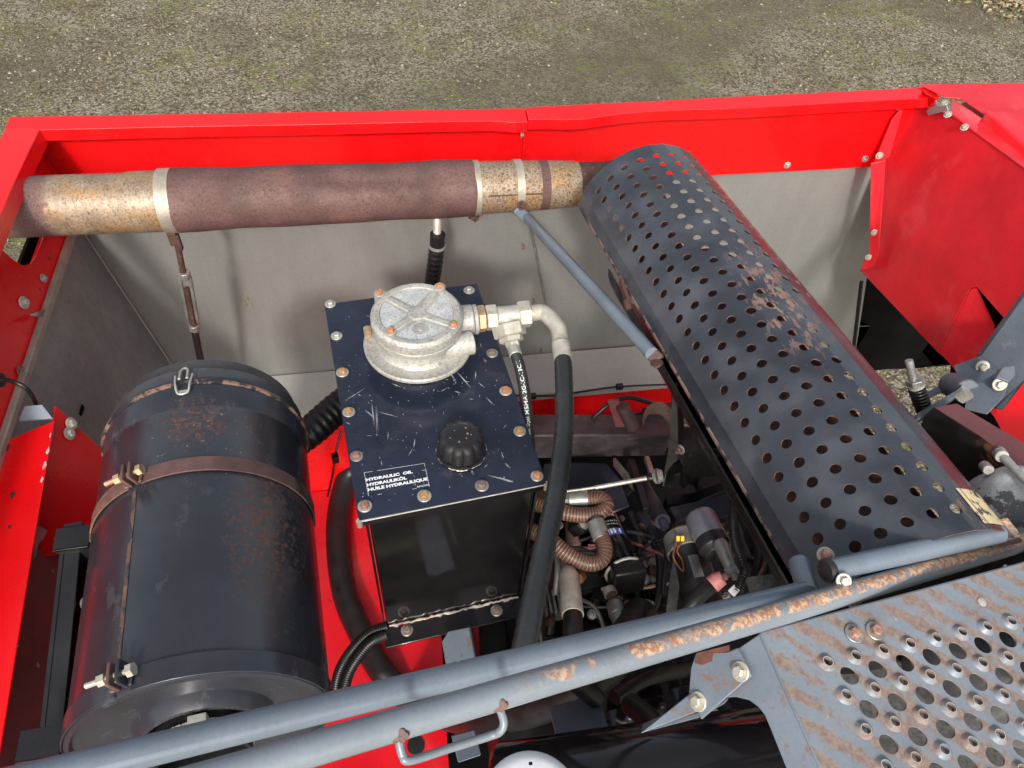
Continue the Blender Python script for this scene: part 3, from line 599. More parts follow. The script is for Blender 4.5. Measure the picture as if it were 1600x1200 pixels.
# red top deck at the far right
ct = thing('red_top_cover', 'pinkish red top cover with a raised lid, at the top right corner', 'cover', tuple(PZ(1540, 200, 2.48)))
zc = 2.492
s = MB(); s.poly([PZ(1437, 131, zc), PZ(1476, 151, zc), PZ(1502, 153, zc), PZ(1600, 222, zc), PZ(1800, 350, zc), PZ(2500, 800, zc), PZ(2600, 122, zc), PZ(1600, 129, zc)], V(0, 0, -.003)); s.build('deck_sheet', faded_red, ct, bevel=.0015)
s = MB(); a_, b2 = PZ(1503, 154, zc), PZ(1604, 225, zc)
s.poly([PZ(1487, 153, zc - .001), PZ(1534, 185, zc - .001), rp(1526, 208, .004), rp(1484, 176, .004)], V(.002, 0, -.001)); s.build('corner_tab', red_paint, ct, bevel=.002)
s = MB(); lz = zc + .004
lid_t = [PZ(1540, 173, lz + .012), PZ(1600, 173, lz + .012), PZ(2400, 215, lz + .012), PZ(2300, 650, lz + .012), PZ(1600, 226, lz + .012)]
s.poly(lid_t, V(0, 0, -.03)); s.build('raised_lid', faded_red, ct, bevel=.004, seg=3)
s = MB(); s.poly([rp(1480, 174, .003), rp(1600, 261, .003), rp(2300, 758, .003), PZ(2300, 680, zc - .02), PZ(1600, 214, zc - .02), PZ(1510, 158, zc - .02)], V(0, 0, -.003)); s.build('inner_channel', faded_red, ct, bevel=.001)
s = MB(); s.poly([PZ(1440, 140, zc + .002), PZ(1449, 148, zc + .002), PZ(1463, 155, zc + .002), rp(1450, 166, .006), rp(1441, 158, .006)], V(.001, 0, -.001)); s.build('bent_tab', red_paint, ct, bevel=.001)
s = MB(); s.poly([rp(1452, 181, .002), rp(1449, 173, .003), rp(1462, 165, .006), rp(1463, 155, .008), rp(1467, 166, .008), rp(1481, 164, .008), rp(1483, 172, .006), rp(1466, 177, .005)], RN * .004); s.build('bare_bracket', galv, ct, bevel=.001)
for px, py, st in ((1475, 161, 'zinc'), (1481, 179, 'pale'), (1507, 199, 'pale')): bolt(ct, rp(px, py, .006), RN + ZUP, .0088, st)

# red deck plate low in the bay
zd = 1.30
dkp = thing('red_deck_plate', 'glossy red floor plate with black specks, under the hydraulic tank', 'deck plate', (0, .8, zd))
s = MB(); s.poly([V(-.52, 1.316, zd), V(.06, 1.316, zd), PZ(690, 1000, zd), PZ(700, 1180, zd) + V(.0, 0, 0), PZ(706, 1260, zd), V(-.52, .2, zd)], V(0, 0, -.004)); s.build('plate', red_deck_mat, dkp, bevel=.001)
s = MB(); s.lathe(PZ(650, 1165, zd), ZUP, [(0, 0), (0, .022), (.004, .021), (.005, 0)], 20); s.build('rubber_plug', rubber, dkp)
# added closing sheets, so that no daylight enters the bay from under it
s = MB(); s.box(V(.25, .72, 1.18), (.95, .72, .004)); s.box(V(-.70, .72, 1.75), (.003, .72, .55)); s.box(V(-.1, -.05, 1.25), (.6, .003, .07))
bl = s.build('added_belly_sheet', dark_void, None); tag(bl, 'black belly sheet added to keep daylight out from under the engine', 'belly sheet')

# chipped paint and scuffs on the red edges
def chips(name, spots_, mat, parent, seed):
    r_ = random.Random(seed); m = MB()
    for (P, n, size, ax_, ratio) in spots_:
        sd, u, _ = frame(n)
        if ax_ is not None: sd = (ax_ - n * ax_.dot(n)).normalized(); u = n.cross(sd)
        k = 9; pts = [P + sd * (size * ratio * cos(6.283 * i / k) * r_.uniform(.45, 1.1)) + u * (size * sin(6.283 * i / k) * r_.uniform(.45, 1.1)) + n * .0006 for i in range(k)]
        m.add([P + n * .0007] + pts, [[0, 1 + i, 1 + (i + 1) % k] for i in range(k)])
    return kind(m.build(name, mat, parent, smooth=None, recalc=False), 'stuff')
XA = V(1, 0, 0); zf = 2.484; bare = surf('chipped_to_primer', (.045, .022, .018), .8, var=.3, vs=80)
UPN = V(0, -.06, 1).normalized()
chips('paint_chips', [(PZ(px, py, zf + .0003), UPN, sz, XA, ra) for px, py, sz, ra in ((345, 179, .0012, 3), (388, 183, .0016, 3.4), (396, 180, .0010, 4), (468, 184, .0010, 5), (480, 186, .0009, 6), (452, 187, .0010, 4), (600, 186, .0007, 12), (640, 185, .0006, 14), (240, 190, .0008, 5), (730, 183, .0006, 9))], bare, w1, 2)
chips('paint_chips', [(PZ(px, py, zf + .0003), UPN, sz, XA, ra) for px, py, sz, ra in ((856, 181, .0009, 9), (900, 178, .0008, 8), (1102, 170, .0012, 2), (1000, 178, .0006, 9))], bare, w2, 3)
LN = V(.179, 0, .058).normalized(); LP0 = V(XL + .0005, 1, 2.305)
chips('paint_chips', [(hit(px, py, LP0, LN), LN, sz, V(0, 1, 0), ra) for px, py, sz, ra in ((62, 452, .0025, 1.2), (16, 470, .0015, 1.4), (20, 640, .002, 2.0), (44, 520, .0016, 1.3), (77, 404, .003, 1.3))], bare, lp, 4)
chips('paint_chips', [(PZ(px, py, 2.2965), ZUP, sz, V(0, 1, 0), ra) for px, py, sz, ra in ((20, 773, .0045, 1.6), (14, 824, .003, 1.5), (12, 700, .0022, 5), (38, 935, .0018, 1.3), (28, 1010, .002, 1.5), (50, 760, .0012, 1.6))], bare, rb, 5)
chips('scuff_marks', [(PZ(px, py, 2.2967), ZUP, sz, V(0, 1, 0), ra) for px, py, sz, ra in ((75, 705, .0028, 3.2), (70, 728, .0034, 2.6), (66, 750, .0024, 3.4), (79, 680, .0014, 5))], surf('pale_scuffed_paint', (.72, .42, .40), .6, var=.2, vs=80), rb, 6)
# bright folded edge where the side sheet meets the back sheet
s = MB(); s.bar(V(-.664, YW - .001, 2.30), V(-.576, YW - .001, 1.69), .003, .003, V(0, -1, 0)); s.build('folded_edge', ledge_mat, lf)

# ------------------------------------------------------------------ exhaust pipe
PYX = 1.27
def ex(px, py, y=1.27): return PY(px, py, y)
exr = thing('exhaust_pipe', 'long rusty exhaust pipe running out to the left end panel', 'exhaust pipe', (-.1, 1.15, 2.43))
X0, X1 = ex(-45, 327), ex(905, 287)
AXE = (X1 - X0).normalized()
def sx(px): return (ex(px, 305) - X0).dot(AXE)
_sd, _uu, _ = frame(AXE); _dv = (C0 - ex(590, 305)); DENT_A = atan2(_dv.dot(_uu), _dv.dot(_sd)) + .12
def dent(h, t):
    c = sx(590); e = exp(-((h - c) / .13) ** 2)
    return 1 + .014 * sin(h * 23) + .010 * sin(h * 41 + t * 2) - .16 * e * max(0, cos(t - DENT_A - .32)) ** 14 + .05 * e * max(0, cos(t - DENT_A + .15)) ** 14 + .015 * exp(-((h - sx(660)) / .05) ** 2)
def corr(h, t): return 1 + .004 * sin(h * 420) * (1 if sx(80) < h < sx(200) else 0) + .004 * sin(h * 37 + t)
s = MB(); pr = [(0, 0.0), (0, 0.0490), (.004, 0.0528)] + [(sx(5) + (sx(195) - sx(5)) * i / 90, 0.0547) for i in range(91)]
pr += [(sx(205), 0.0566), (sx(246), 0.0566), (sx(255), 0.0539)]
s.lathe(X0, AXE, pr[2:], 40, rfun=corr)
s.lathe(X0, AXE, [(.004, 0.0526), (.02, 0.0501), (.3, 0.0501)], 40); s.build('outlet_pipe', heat_tint, exr, smooth=50, recalc=False)
s = MB(); pr = [(sx(250), 0.0539)] + [(sx(272) + (sx(738) - sx(272)) * i / 60, (0.0589 - .0045 * i / 60)) for i in range(61)] + [(sx(745), 0.0506)]
s.lathe(X0, AXE, pr, 48, rfun=dent); s.build('heat_sleeve', rust_purple, exr, smooth=60, recalc=False)
s = MB(); s.lathe(X0, AXE, [(sx(738), 0.0506), (sx(752), 0.0517), (sx(760), 0.0515), (sx(838), 0.0495), (sx(842), 0.0486)], 40); s.build('spotted_pipe', heat_spot, exr, smooth=40, recalc=False)
s = MB(); s.lathe(X0, AXE, [(sx(836), 0.0495), (sx(852), 0.0486)], 40); s.build('rust_ring', rust_purple, exr, recalc=False)
s = MB(); s.lathe(X0, AXE, [(sx(850), 0.0486), (sx(868), 0.0480), (sx(893), 0.0457), (sx(899), 0.0440)], 40); s.build('rusting_taper', heat_spot, exr, smooth=40, recalc=False)
mc = SH['o'] + SH_AX * (.19)
s = MB(); e0 = X0 + AXE * sx(895); e1 = X0 + AXE * (sx(940)); pth = spline([e0, e1, e1 + AXE * .06 + V(.01, -.012, 0), mc + SH_AX * -0.0550 + V(-.03, .03, 0), mc + SH_AX * .06], 8)
s.tube(pth, 0.0424, 28); s.build('bent_pipe', rust_dark, exr, smooth=60)
def band(name, pxc, r, w, mat, bpx=None, th=.0022):
    s = MB(); h = sx(pxc); s.lathe(X0, AXE, [(h - w, r - .003), (h - w, r), (h - w + .0008, r + th), (h + w - .0008, r + th), (h + w, r), (h + w, r - .003)], 40)
    o = s.build(name, mat, exr, smooth=30)
    return o
band('clamp_band', 262, 0.0578, .0125, band_metal); band('clamp_band', 741, 0.0519, .0095, band_metal); band('clamp_band', 807, 0.0508, .0085, band_metal)
bolt(exr, PY(740, 338, 1.24), (.2, -.8, -.5), .011, 'rusty')
s = MB(); s.bar(PY(733, 331, 1.245), PY(746, 343, 1.24), .014, .012); s.build('clamp_lug', rust_dark, exr, bevel=.002)
s = MB(); ds = PY(683, 345, 1.25); de = PY(683, 378, 1.235); s.tube([ds + V(0, .02, .02), ds, de], .0085, 16); s.tube([de + V(0, 0, .014), de + V(0, 0, .006)], .0098, 16); s.build('drain_stub', fitting, exr)

_dvn = (_sd * cos(DENT_A - .45) + _uu * sin(DENT_A - .45)); _dvp = (_sd * cos(DENT_A + .45) + _uu * sin(DENT_A + .45)); _dl = _dvn if _dvn.z < _dvp.z else _dvp
s = MB(); s.tube([X0 + AXE * sx(757) + _dl * .0512, X0 + AXE * sx(800) + _dl * .0503, X0 + AXE * sx(838) + _dl * .0493], .0014, 8); s.build('weld_line', rust_dark, exr)
# rubber hose hanging from the stub
dh = thing('drain_hose', 'black ribbed rubber hose with a clip hanging below the exhaust pipe', 'hose', tuple(PY(675, 440, 1.22)))
hp = resample(spline([PY(684, 366, 1.235), PY(682, 392, 1.235), PY(677, 430, 1.235), PY(668, 480, 1.24), PY(655, 560, 1.27)], 8), .0022)
rr = [.0158 + (.0011 * sin(i * 2 * pi / 6) if i > 14 else 0) for i in range(len(hp))]
s = MB(); s.tube(hp, rr, 20); s.build('hose', rubber, dh, smooth=60)
s = MB(); k = 12; s.tube([hp[k], hp[k + 3]], .0172, 20); s.build('clip_ring', zinc, dh)

# turnbuckle stay
tb = thing('turnbuckle_stay', 'rusty turnbuckle stay hanging from the left clamp band', 'stay', tuple(PY(290, 480, 1.22)))
def tp(px, py): return PY(px, py, 1.24)
s = MB(); s.bar(tp(267, 362), tp(274, 382), .016, .012, V(0, -1, 0)); s.bar(tp(276, 366), tp(284, 390), .007, .012, V(0, -1, 0)); s.build('fork', rust_dark, tb, bevel=.002)
s = MB(); s.tube([tp(276, 375), tp(286, 425)], .0062, 12); s.build('upper_rod', rust_dark, tb)
s = MB(); a_, c_ = tp(288, 426), tp(303, 508); dd = (c_ - a_).normalized(); sd = dd.cross(V(0, -1, 0)).normalized()
for q in (-1, 1): s.bar(a_ + sd * .0095 * q + dd * .012, c_ + sd * .0095 * q - dd * .01, .0055, .010, V(0, -1, 0))
for p_ in (a_, c_): s.tube([p_ - dd * .002, p_ + dd * .014], .0115, 10)
s.build('turnbuckle_body', steel, tb, bevel=.0015)
s = MB(); s.tube([tp(292, 450), tp(304, 515)], .0055, 12); s.tube([tp(303, 505), tp(305, 520)], .0085, 6); s.build('threaded_rod', rust_dark, tb)
s = MB(); s.tube([tp(304, 515), tp(318, 585), tp(328, 640)], .0078, 14); s.build('lower_rod', rubber, tb)

# blue brace bar
br = thing('brace_bar', 'slim blue grey brace bar from the exhaust clamp to the perforated guard', 'brace', tuple(PD(1025, 562, 1.215)))
a_, c_ = PY(822, 338, 1.215), PD(1018, 552, 1.07); 
s = MB(); s.tube([a_, a_.lerp(c_, .03), a_.lerp(c_, .9), c_], [.008, .0105, .0105, .0095], 20); s.build('tube', blue_grey, br, smooth=60)
d_ = (c_ - a_).normalized()
s = MB(); s.bar(PY(808, 325, 1.213), PY(826, 345, 1.213), .020, .006, V(0, -1, .4)); s.build('flattened_end', blue_grey, br, bevel=.002)
s = MB(); s.bar(c_ - d_ * .012, PD(1030, 564, 1.07), .020, .010, V(0, -1, .5)); s.build('lower_end', rust_strap, br, bevel=.003)
bolt(br, PY(815, 321, 1.208), (.1, -1, .5), .0095, 'rusty'); bolt(br, PD(1026, 567, 1.06), (.2, -.3, -1), .009, 'rusty')

# ------------------------------------------------------------------ perforated guard over the muffler
hem_mat = surf('dark_hem_with_rust', (.025, .025, .028), .4, var=.3, layers=[dict(m=spots(45, .45, .54, off=3), c=(.20, .125, .095), r=.8)])
sg = thing('perforated_guard', 'long half round slate guard full of round holes, with flaking rust patches', 'heat guard', tuple(SH['o'] + SH_AX * .4 + V(0, 0, -.12)))
NR = 9
def flat_dir(j, phi):
    sgn = -1 if j == 0 else 1
    return (SH_S * sgn * cos(phi) - SH_U * sin(phi))
phiL, phiR = radians(66), radians(60)
def wall_pt(k, w):                                        # w: 0..NR-1 on the folds, beyond them on the flat skirts
    if w < -.95: return shv(k, 0) + flat_dir(0, radians(58)) * (.95 * .0287) + flat_dir(0, radians(80)) * ((-w - .95) * .0287)
    if w < 0: return shv(k, 0) + flat_dir(0, radians(58)) * (-w * .0287)
    if w > NR - 1: return shv(k, NR - 1) + flat_dir(1, phiR) * ((w - NR + 1) * .0287)
    j = min(int(w), NR - 2); return shv(k, j).lerp(shv(k, j + 1), w - j)
s = MB(); NH = 16; K0, K1 = 0, 26; rho = .232
def sq(t):
    c_, s_ = cos(t), sin(t); m = max(abs(c_), abs(s_)); return .5 * c_ / m, .5 * s_ / m
for j in range(NR):
    for k in range(K0, K1 + 1):
        if j >= 6 and k > 13:
            o = len(s.v); s.v += [wall_pt(k - .5, j - .5), wall_pt(k - .5, j), wall_pt(k - .5, j + .5), wall_pt(k + .5, j + .5), wall_pt(k + .5, j), wall_pt(k + .5, j - .5)]; s.f += [[o, o + 1, o + 4, o + 5], [o + 1, o + 2, o + 3, o + 4]]; s.m += [0, 0]; continue
        o = len(s.v)
        for i in range(NH): t = 2 * pi * i / NH; a_, b2 = sq(t); s.v.append(wall_pt(k + a_, j + b2))
        jr = rho * random.uniform(.96, 1.03)
        for i in range(NH): t = 2 * pi * i / NH; s.v.append(wall_pt(k + jr * cos(t), j + jr * sin(t)))
        for i in range(NH): s.f.append([o + i, o + (i + 1) % NH, o + NH + (i + 1) % NH, o + NH + i]); s.m.append(0)
def strip(k0, k1, ws, nk):
    o = len(s.v)
    for i in range(nk + 1):
        for w in ws: s.v.append(wall_pt(k0 + (k1 - k0) * i / nk, w))
    m = len(ws)
    for i in range(nk):
        for j in range(m - 1): s.f.append([o + i * m + j, o + i * m + j + 1, o + (i + 1) * m + j + 1, o + (i + 1) * m + j]); s.m.append(0)
arcw = [-.5] + [x / 2 for x in range(0, 2 * NR - 1)] + [NR - .5]
strip(-1.25, -.5, arcw, 1); strip(K1 + .5, K1 + .95, arcw, 1)
strip(-1.25, K1 + .95, [-1.75, -.95, -.5], 27); strip(-1.25, K1 + .95, [NR - .5, NR + .2, NR + 1.0], 27)
b = bmesh.new(); me_ = bpy.data.meshes.new('tmp'); me_.from_pydata(s.v, [], s.f); b.from_mesh(me_)
bmesh.ops.remove_doubles(b, verts=b.verts, dist=.0004); bmesh.ops.recalc_face_normals(b, faces=b.faces)
up_ = sum((f.normal.z * f.calc_area() for f in b.faces)); 
if up_ < 0: bmesh.ops.reverse_faces(b, faces=b.faces)
b.to_mesh(me_); b.free()
s.v = [v.co.copy() for v in me_.vertices]; s.f = [list(p.vertices) for p in me_.polygons]; s.m = [0] * len(s.f); bpy.data.meshes.remove(me_)
s.build('perforated_sheet', [shield_mat, rusty_edge], sg, smooth=None, solid=.0022, recalc=False)
sgm = [o for o in sg.children if o.name.startswith('perforated_sheet')][0].modifiers['thickness']; sgm.material_offset_rim = 1
s = MB()                                                  # hem along the lower left edge
p0, p1 = wall_pt(-1.25, -1.75), wall_pt(K1 + .95, -1.75); s.bar(p0 - SH_U * .003, p1 - SH_U * .003, .003, .006); s.build('hem', hem_mat, sg, bevel=.001)
s = MB(); q0, q1 = wall_pt(-1.25, NR + 1.0), wall_pt(K1 + .95, NR + 1.0); s.bar(q0, q1, .006, .010); s.build('right_hem', shield_mat, sg, bevel=.001)
s = MB(); s.bar(wall_pt(6.6, -1.75) - SH_S * .004, wall_pt(8.2, -1.75) - SH_S * .006 - SH_U * .012, .006, .012); s.tube([wall_pt(7.9, -1.75) - SH_S * .007 - SH_U * .01, wall_pt(8.4, -1.75) - SH_S * .007 - SH_U * .018], .006, 8); s.build('rusty_tab', rust_dark, sg, bevel=.001)
cs = MB()                                                 # flaked warning sticker near the far right of the near end
def cov(k, w): p = wall_pt(k, w); return p + (p - (SH['o'] + SH_AX * SH['pt'] * k)).normalized() * .0009
ks, ws = [25.1, 25.6, 26.1, 26.7], [5.75, 6.4, 7.0, 7.5]
o = 0
for k_ in ks:
    for w_ in ws: cs.v.append(cov(k_, w_))
for i in range(3):
    for j in range(3): cs.f.append([i * 4 + j, i * 4 + j + 1, (i + 1) * 4 + j + 1, (i + 1) * 4 + j]); cs.m.append(0)
cs.build('flaked_sticker', cream, sg, smooth=None, recalc=False)
# support plate under the guard, with nuts
sp = thing('guard_support', 'dark hanging plate with old nuts, under the left edge of the perforated guard', 'support plate', tuple(PD(1075, 760, 1.30)))
s = MB(); pl = [PD(1050, 585, 1.13), PD(1056, 600, 1.12), PD(1096, 670, 1.06), PD(1120, 735, 1.06), PD(1066, 770, 1.22), PD(1050, 690, 1.22), PD(1052, 640, 1.18)]
s.poly([PD(1046, 560, 1.16), PD(1072, 598, 1.13), PD(1150, 745, 1.10), PD(1075, 745, 1.30), PD(1052, 700, 1.27)], V(.003, 0, 0)); s.build('plate', oily, sp, bevel=.001)
s = MB(); s.poly([PD(1051, 600, 1.145), PD(1056, 598, 1.14), PD(1058, 720, 1.26), PD(1050, 725, 1.27), PD(1036, 745, 1.30), PD(1046, 690, 1.24)], V(.004, .002, 0)); s.build('edge_fold', surf('dark_olive_plate', (.05, .048, .042), .55, var=.3, vs=30), sp, bevel=.001)
for px, py, d in ((1077, 659, 1.155), (1062, 702, 1.24), (1118, 708, 1.12)): bolt(sp, PD(px, py, d), (-.75, -.6, .15), .0095, 'oldstud')
# muffler inside
mf = thing('muffler', 'rusty brown muffler hidden inside the perforated guard', 'muffler', tuple(SH['o'] + SH_AX * .5 + V(0, 0, -.1)))
s = MB(); mo = SH['o'] - ZUP * .030 + SH_S * .012
s.lathe(mo, SH_AX, [(.15, 0), (.15, .05), (.17, .082), (.19, .090), (.70, .090), (.72, .082), (.73, .03), (.73, 0)], 40); s.build('shell', rust_strap, mf, smooth=40)
s = MB()
for i in range(25):
    t = radians(95 + 170 * i / 24)
    for sa_ in (.10, .80): s.v.append(SH['o'] + SH_AX * sa_ + (SH_S * sin(t) + SH_U * cos(t)) * .112 - SH_U * .01)
for i in range(24): s.f.append([2 * i, 2 * i + 1, 2 * i + 3, 2 * i + 2]); s.m.append(0)
s.build('dark_tray', oily, mf, smooth=60, solid=.002)  # added black tray that keeps the guard holes above it dark

# ------------------------------------------------------------------ air cleaner
dusty_black = surf('dusty_black_paint', (.045, .048, .053), .42, var=.25, vs=20, layers=[dict(m=spots(30, .45, .75, stretch=((1, 1, 3), (0, 0, 0))), c=(.075, .08, .085), r=.55)])
ac = thing('air_cleaner', 'big dark air cleaner canister with two clamp straps and rusty patches', 'air cleaner', tuple(AIR_F + AIR_AX * .2 - ZUP * .143))
R = AIR_R
s = MB(); s.lathe(AIR_F, AIR_AX, [(-.004, R - .006), (0, R), (.004, R + .0012), (.008, R), (.035, R), (.038, R - .0012), (.043, R - .0012), (.046, R), (.405, R), (.408, R + .0012), (AIR_L - .004, R + .0012), (AIR_L, R - .001), (AIR_L + .001, R - .006), (AIR_L - .006, R - .008),
    (AIR_L - .010, R - .030), (AIR_L - .014, .078), (AIR_L - .004, .074), (AIR_L + .002, .070), (AIR_L + .002, .064), (AIR_L - .05, .062), (AIR_L - .05, 0)], 72)
s.build('canister', air_mat, ac, smooth=30)
s = MB(); r2 = R * .985
s.lathe(AIR_F, -AIR_AX, [(.002, R + .0022), (.006, R + .0030), (.010, R + .001), (.012, r2), (.034, r2), (.040, r2 - .004), (.060, r2 - .008), (.070, r2 - .018), (.076, r2 - .04), (.078, 0)], 72); s.build('end_cover', dusty_black, ac, smooth=30)
s = MB(); s.lathe(AIR_F, -AIR_AX, [(-.001, R), (-.001, R + .0042), (.003, R + .0048), (.0045, R + .003), (.0045, R)], 72); s.build('rim_ring', hem_mat, ac, smooth=40)
for sgn, th0, off in ((1, -.0, 0),):                      # wire latch on top of the rim
    s = MB(); w_ = .0075
    L = [air(.020, w_ / R * .8, R + .003), air(-.004, w_ / R * 1.0, R + .010), air(-.022, w_ / R * 1.6, R + .006)]
    pts = [air(-.016, w_ / R * 1.5, R + .004), air(.006, w_ / R * 1.2, R + .009), air(.020, w_ / R * .8, R + .005), air(.021, -w_ / R * .8, R + .005), air(.006, -w_ / R * 1.2, R + .009), air(-.016, -w_ / R * 1.5, R + .004)]
    off_ = .06
    def rot_th(lst): return lst
    s.tube(spline(pts, 5), .0016, 8)
    s.tube(spline([air(-.005, .035, R + .008), air(-.026, .032, R + .003), air(-.033, 0.0, R + .001), air(-.026, -.032, R + .003), air(-.005, -.035, R + .008)], 6), .0018, 8)
    s.box(air(.017, 0, R + .003), (.006, .002, .002), (AIR_S, AIR_AX, AIR_U)); s.build('wire_latch', zinc, ac, smooth=50)
# weld seam along the top
s = MB(); thw = -.40
nS = 90
for i in range(nS + 1):
    w_ = .0026 / R
    for q in (-1, 1): s.v.append(air(.165 + .232 * i / nS, thw + q * w_, R + .0005))
for i in range(nS): s.f.append([2 * i, 2 * i + 1, 2 * i + 3, 2 * i + 2]); s.m.append(0)
s.build('weld_seam', surf('rusting_seam', (.12, .065, .045), .7, var=.3, vs=60, layers=[dict(m=spots(75, .44, .52, off=4, stretch=(1, .4, 1)), c=(.022, .024, .031), r=.25)]), ac, smooth=60, recalc=False)
def strap_ring(sc, w, th, mat, gap, nm):
    s = MB(); a_, b2 = gap; n = 60; o = len(s.v)
    for i in range(n + 1):
        t = a_ + (b2 - a_) * i / n
        for (ds_, dr) in ((-w, .0005), (w, .0005), (w, .0005 + th), (-w, .0005 + th)): s.v.append(air(sc + ds_, t, R + dr))
    for i in range(n):
        for j in range(4): s.f.append([o + i * 4 + j, o + i * 4 + (j + 1) % 4, o + (i + 1) * 4 + (j + 1) % 4, o + (i + 1) * 4 + j]); s.m.append(0)
    s.f += [[o, o + 1, o + 2, o + 3], [o + n * 4 + 3, o + n * 4 + 2, o + n * 4 + 1, o + n * 4]]; s.m += [0, 0]
    ob = s.build(nm, mat, ac, smooth=30, bevel=.0006)
    return ob
def clamp_ears(sc, th, w, mats, st, lab):
    for q, m_ in ((-1, mats[0]), (1, mats[1])):
        s = MB(); t0 = th + q * .018; t1 = th + q * .085
        s.poly([air(sc - w, t0, R + .001), air(sc + w, t0, R + .001), air(sc + w, t0, R + .021), air(sc - w, t0, R + .021)], (air(sc, t0 + q * .028) - air(sc, t0)))
        s.poly([air(sc - w, t0 + q * .028, R + .001), air(sc + w, t0 + q * .028, R + .001), air(sc + w, t1, R + .0035), air(sc - w, t1, R + .0035)], (air(sc, th, R + .004) - air(sc, th, R)))
        s.build('clamp_ear', m_, ac, bevel=.0015)
    tz = (air(sc, th + .1) - air(sc, th)).normalized(); c_ = air(sc, th, R + .012)
    s = MB(); s.tube([c_ - tz * .034, c_ + tz * .014], .0032, 10); s.tube([c_ - tz * .020, c_ - tz * .012], .0065, 6); s.tube([c_ + tz * .0115, c_ + tz * .0180], .0072, 6); s.build('clamp_bolt', brass if st else fitting, ac)
strap_ring(.148, .0115, .0022, rust_strap, (-.40 + .06, 1.75), 'clamp_strap'); strap_ring(.148, .0115, .0022, rust_strap, (-1.75, -.40 - .06), 'clamp_strap')
clamp_ears(.146, -.40, .013, (rust_strap, rust_strap), True, '')
strap_ring(.418, .0125, .002, air_mat, (-.33 + .06, 1.75), 'lower_strap'); strap_ring(.418, .0125, .002, air_mat, (-1.75, -.33 - .06), 'lower_strap')
clamp_ears(.413, -.33, .013, (rust_strap, air_mat), False, '')
s = MB(); t_ = 1.12; s.poly([air(.135, t_, R + .002), air(.148, t_ + .10, R + .002), air(.185, t_ + .13, R + .012), air(.150, t_ + .02, R + .009)], AIR_U * .003); s.build('strap_tail', black_satin, ac)
# outlet neck with a jubilee clamp on the near face
s = MB(); s.lathe(AIR_F, AIR_AX, [(AIR_L - .010, .052), (AIR_L + .03, .052), (AIR_L + .03, .048), (AIR_L - .01, .047)], 40); s.build('outlet_neck', rubber, ac)
s = MB(); s.lathe(AIR_F, AIR_AX, [(AIR_L + .006, .0525), (AIR_L + .006, .0545), (AIR_L + .018, .0545), (AIR_L + .018, .0525)], 40)
for i in range(14):
    t = -.9 + i * .13; s.box(air(AIR_L + .012, t, .0552), (.0018, .005, .0012), (AIR_S, AIR_AX, AIR_U))
s.box(air(AIR_L + .012, .12, .061), (.010, .0065, .006), (AIR_S, AIR_AX, AIR_U)); s.build('hose_clamp', zinc, ac, bevel=.0008)
# bracket that carries it
mb = thing('canister_bracket', 'black upright bracket with two arms holding the air cleaner', 'bracket', tuple(air(.25, -1.6, .17) - V(0, 0, .2)))
def ap(s_, th, r): return air(s_, th, r)
s = MB(); q0, q1 = PD(104, 820, 1.02), PD(62, 1200, .86)
s.bar(q0 + V(0, 0, -.05), q1 + V(0, 0, -.05), .006, .11); s.build('channel', black_satin, mb, bevel=.001)
s = MB(); s.bar(q0 + V(.01, 0, .002), q1 + V(.01, 0, .002), .024, .004); s.build('channel_flange', black_satin, mb, bevel=.001)
for sc, nm in ((.150, 'arm'), (.418, 'arm')):
    e = air(sc, -1.30, R + .003); w0 = e + V(-.045, 0, -.002)
    s = MB(); s.poly([e + AIR_AX * -.018, e + AIR_AX * .018, w0 + AIR_AX * .018, w0 + AIR_AX * -.018], V(0, 0, -.004)); s.poly([e + AIR_AX * .018, w0 + AIR_AX * .018, w0 + AIR_AX * .018 + V(.02, 0, -.04), e + AIR_AX * .018 + V(.0, 0, -.03)], AIR_AX * -.004); s.build(nm, black_satin, mb, bevel=.001)
bolt(mb, PD(94, 843, 1.02), (1, -.3, .5), .008, 'pale'); bolt(mb, PD(133, 942, .98), (1, -.3, .5), .008, 'pale'); bolt(mb, PD(48, 1168, .9), (1, -.3, .5), .008, 'brown')
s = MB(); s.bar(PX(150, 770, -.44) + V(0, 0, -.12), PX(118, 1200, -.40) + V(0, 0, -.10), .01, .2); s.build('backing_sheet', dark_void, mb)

# ------------------------------------------------------------------ hydraulic tank
TA = radians(5.8); TX, TY = V(cos(TA), sin(TA), 0), V(-sin(TA), cos(TA), 0); TO = V(-.072, .55, 2.38)
def T(u, v, w=0): return TO + TX * u + TY * v + ZUP * w
LW, LD, BH = .2715, .440, -.396
tk = thing('hydraulic_tank', 'tall black hydraulic oil tank with a scratched navy lid', 'tank', tuple(T(.135, .22, BH)))
s = MB(); i_ = .014
s.poly([T(i_, i_, BH), T(LW - i_, i_, BH), T(LW - i_, LD - i_, BH), T(i_, LD - i_, BH)], V(0, 0, -BH - .004)); s.build('shell', black_gloss, tk, bevel=.003)
for u_ in (i_ - .0035, LW - i_ + .003):
    s = MB(); s.bar(T(u_, i_ - .001, -.02), T(u_, i_ - .001, BH + .02), .004, .010, TY); s.build('corner_bead', black_gloss, tk, bevel=.001)
s = MB(); s.poly([T(.004, .010, BH), T(LW - .004, .010, BH), T(LW - .008, -.024, BH - .004), T(.006, -.024, BH - .004)], V(0, 0, .004)); s.build('foot_flange', black_gloss, tk, bevel=.001)
rw = random.Random(5); pw = [T(.016 + .24 * i / 46, .011 + rw.uniform(-.0012, .0012), BH + .006 + rw.uniform(-.001, .001)) for i in range(47)]
s = MB(); s.tube(pw, [rw.uniform(.0012, .0034) for _ in pw], 7); s.build('weld_bead', bright_wear, tk)
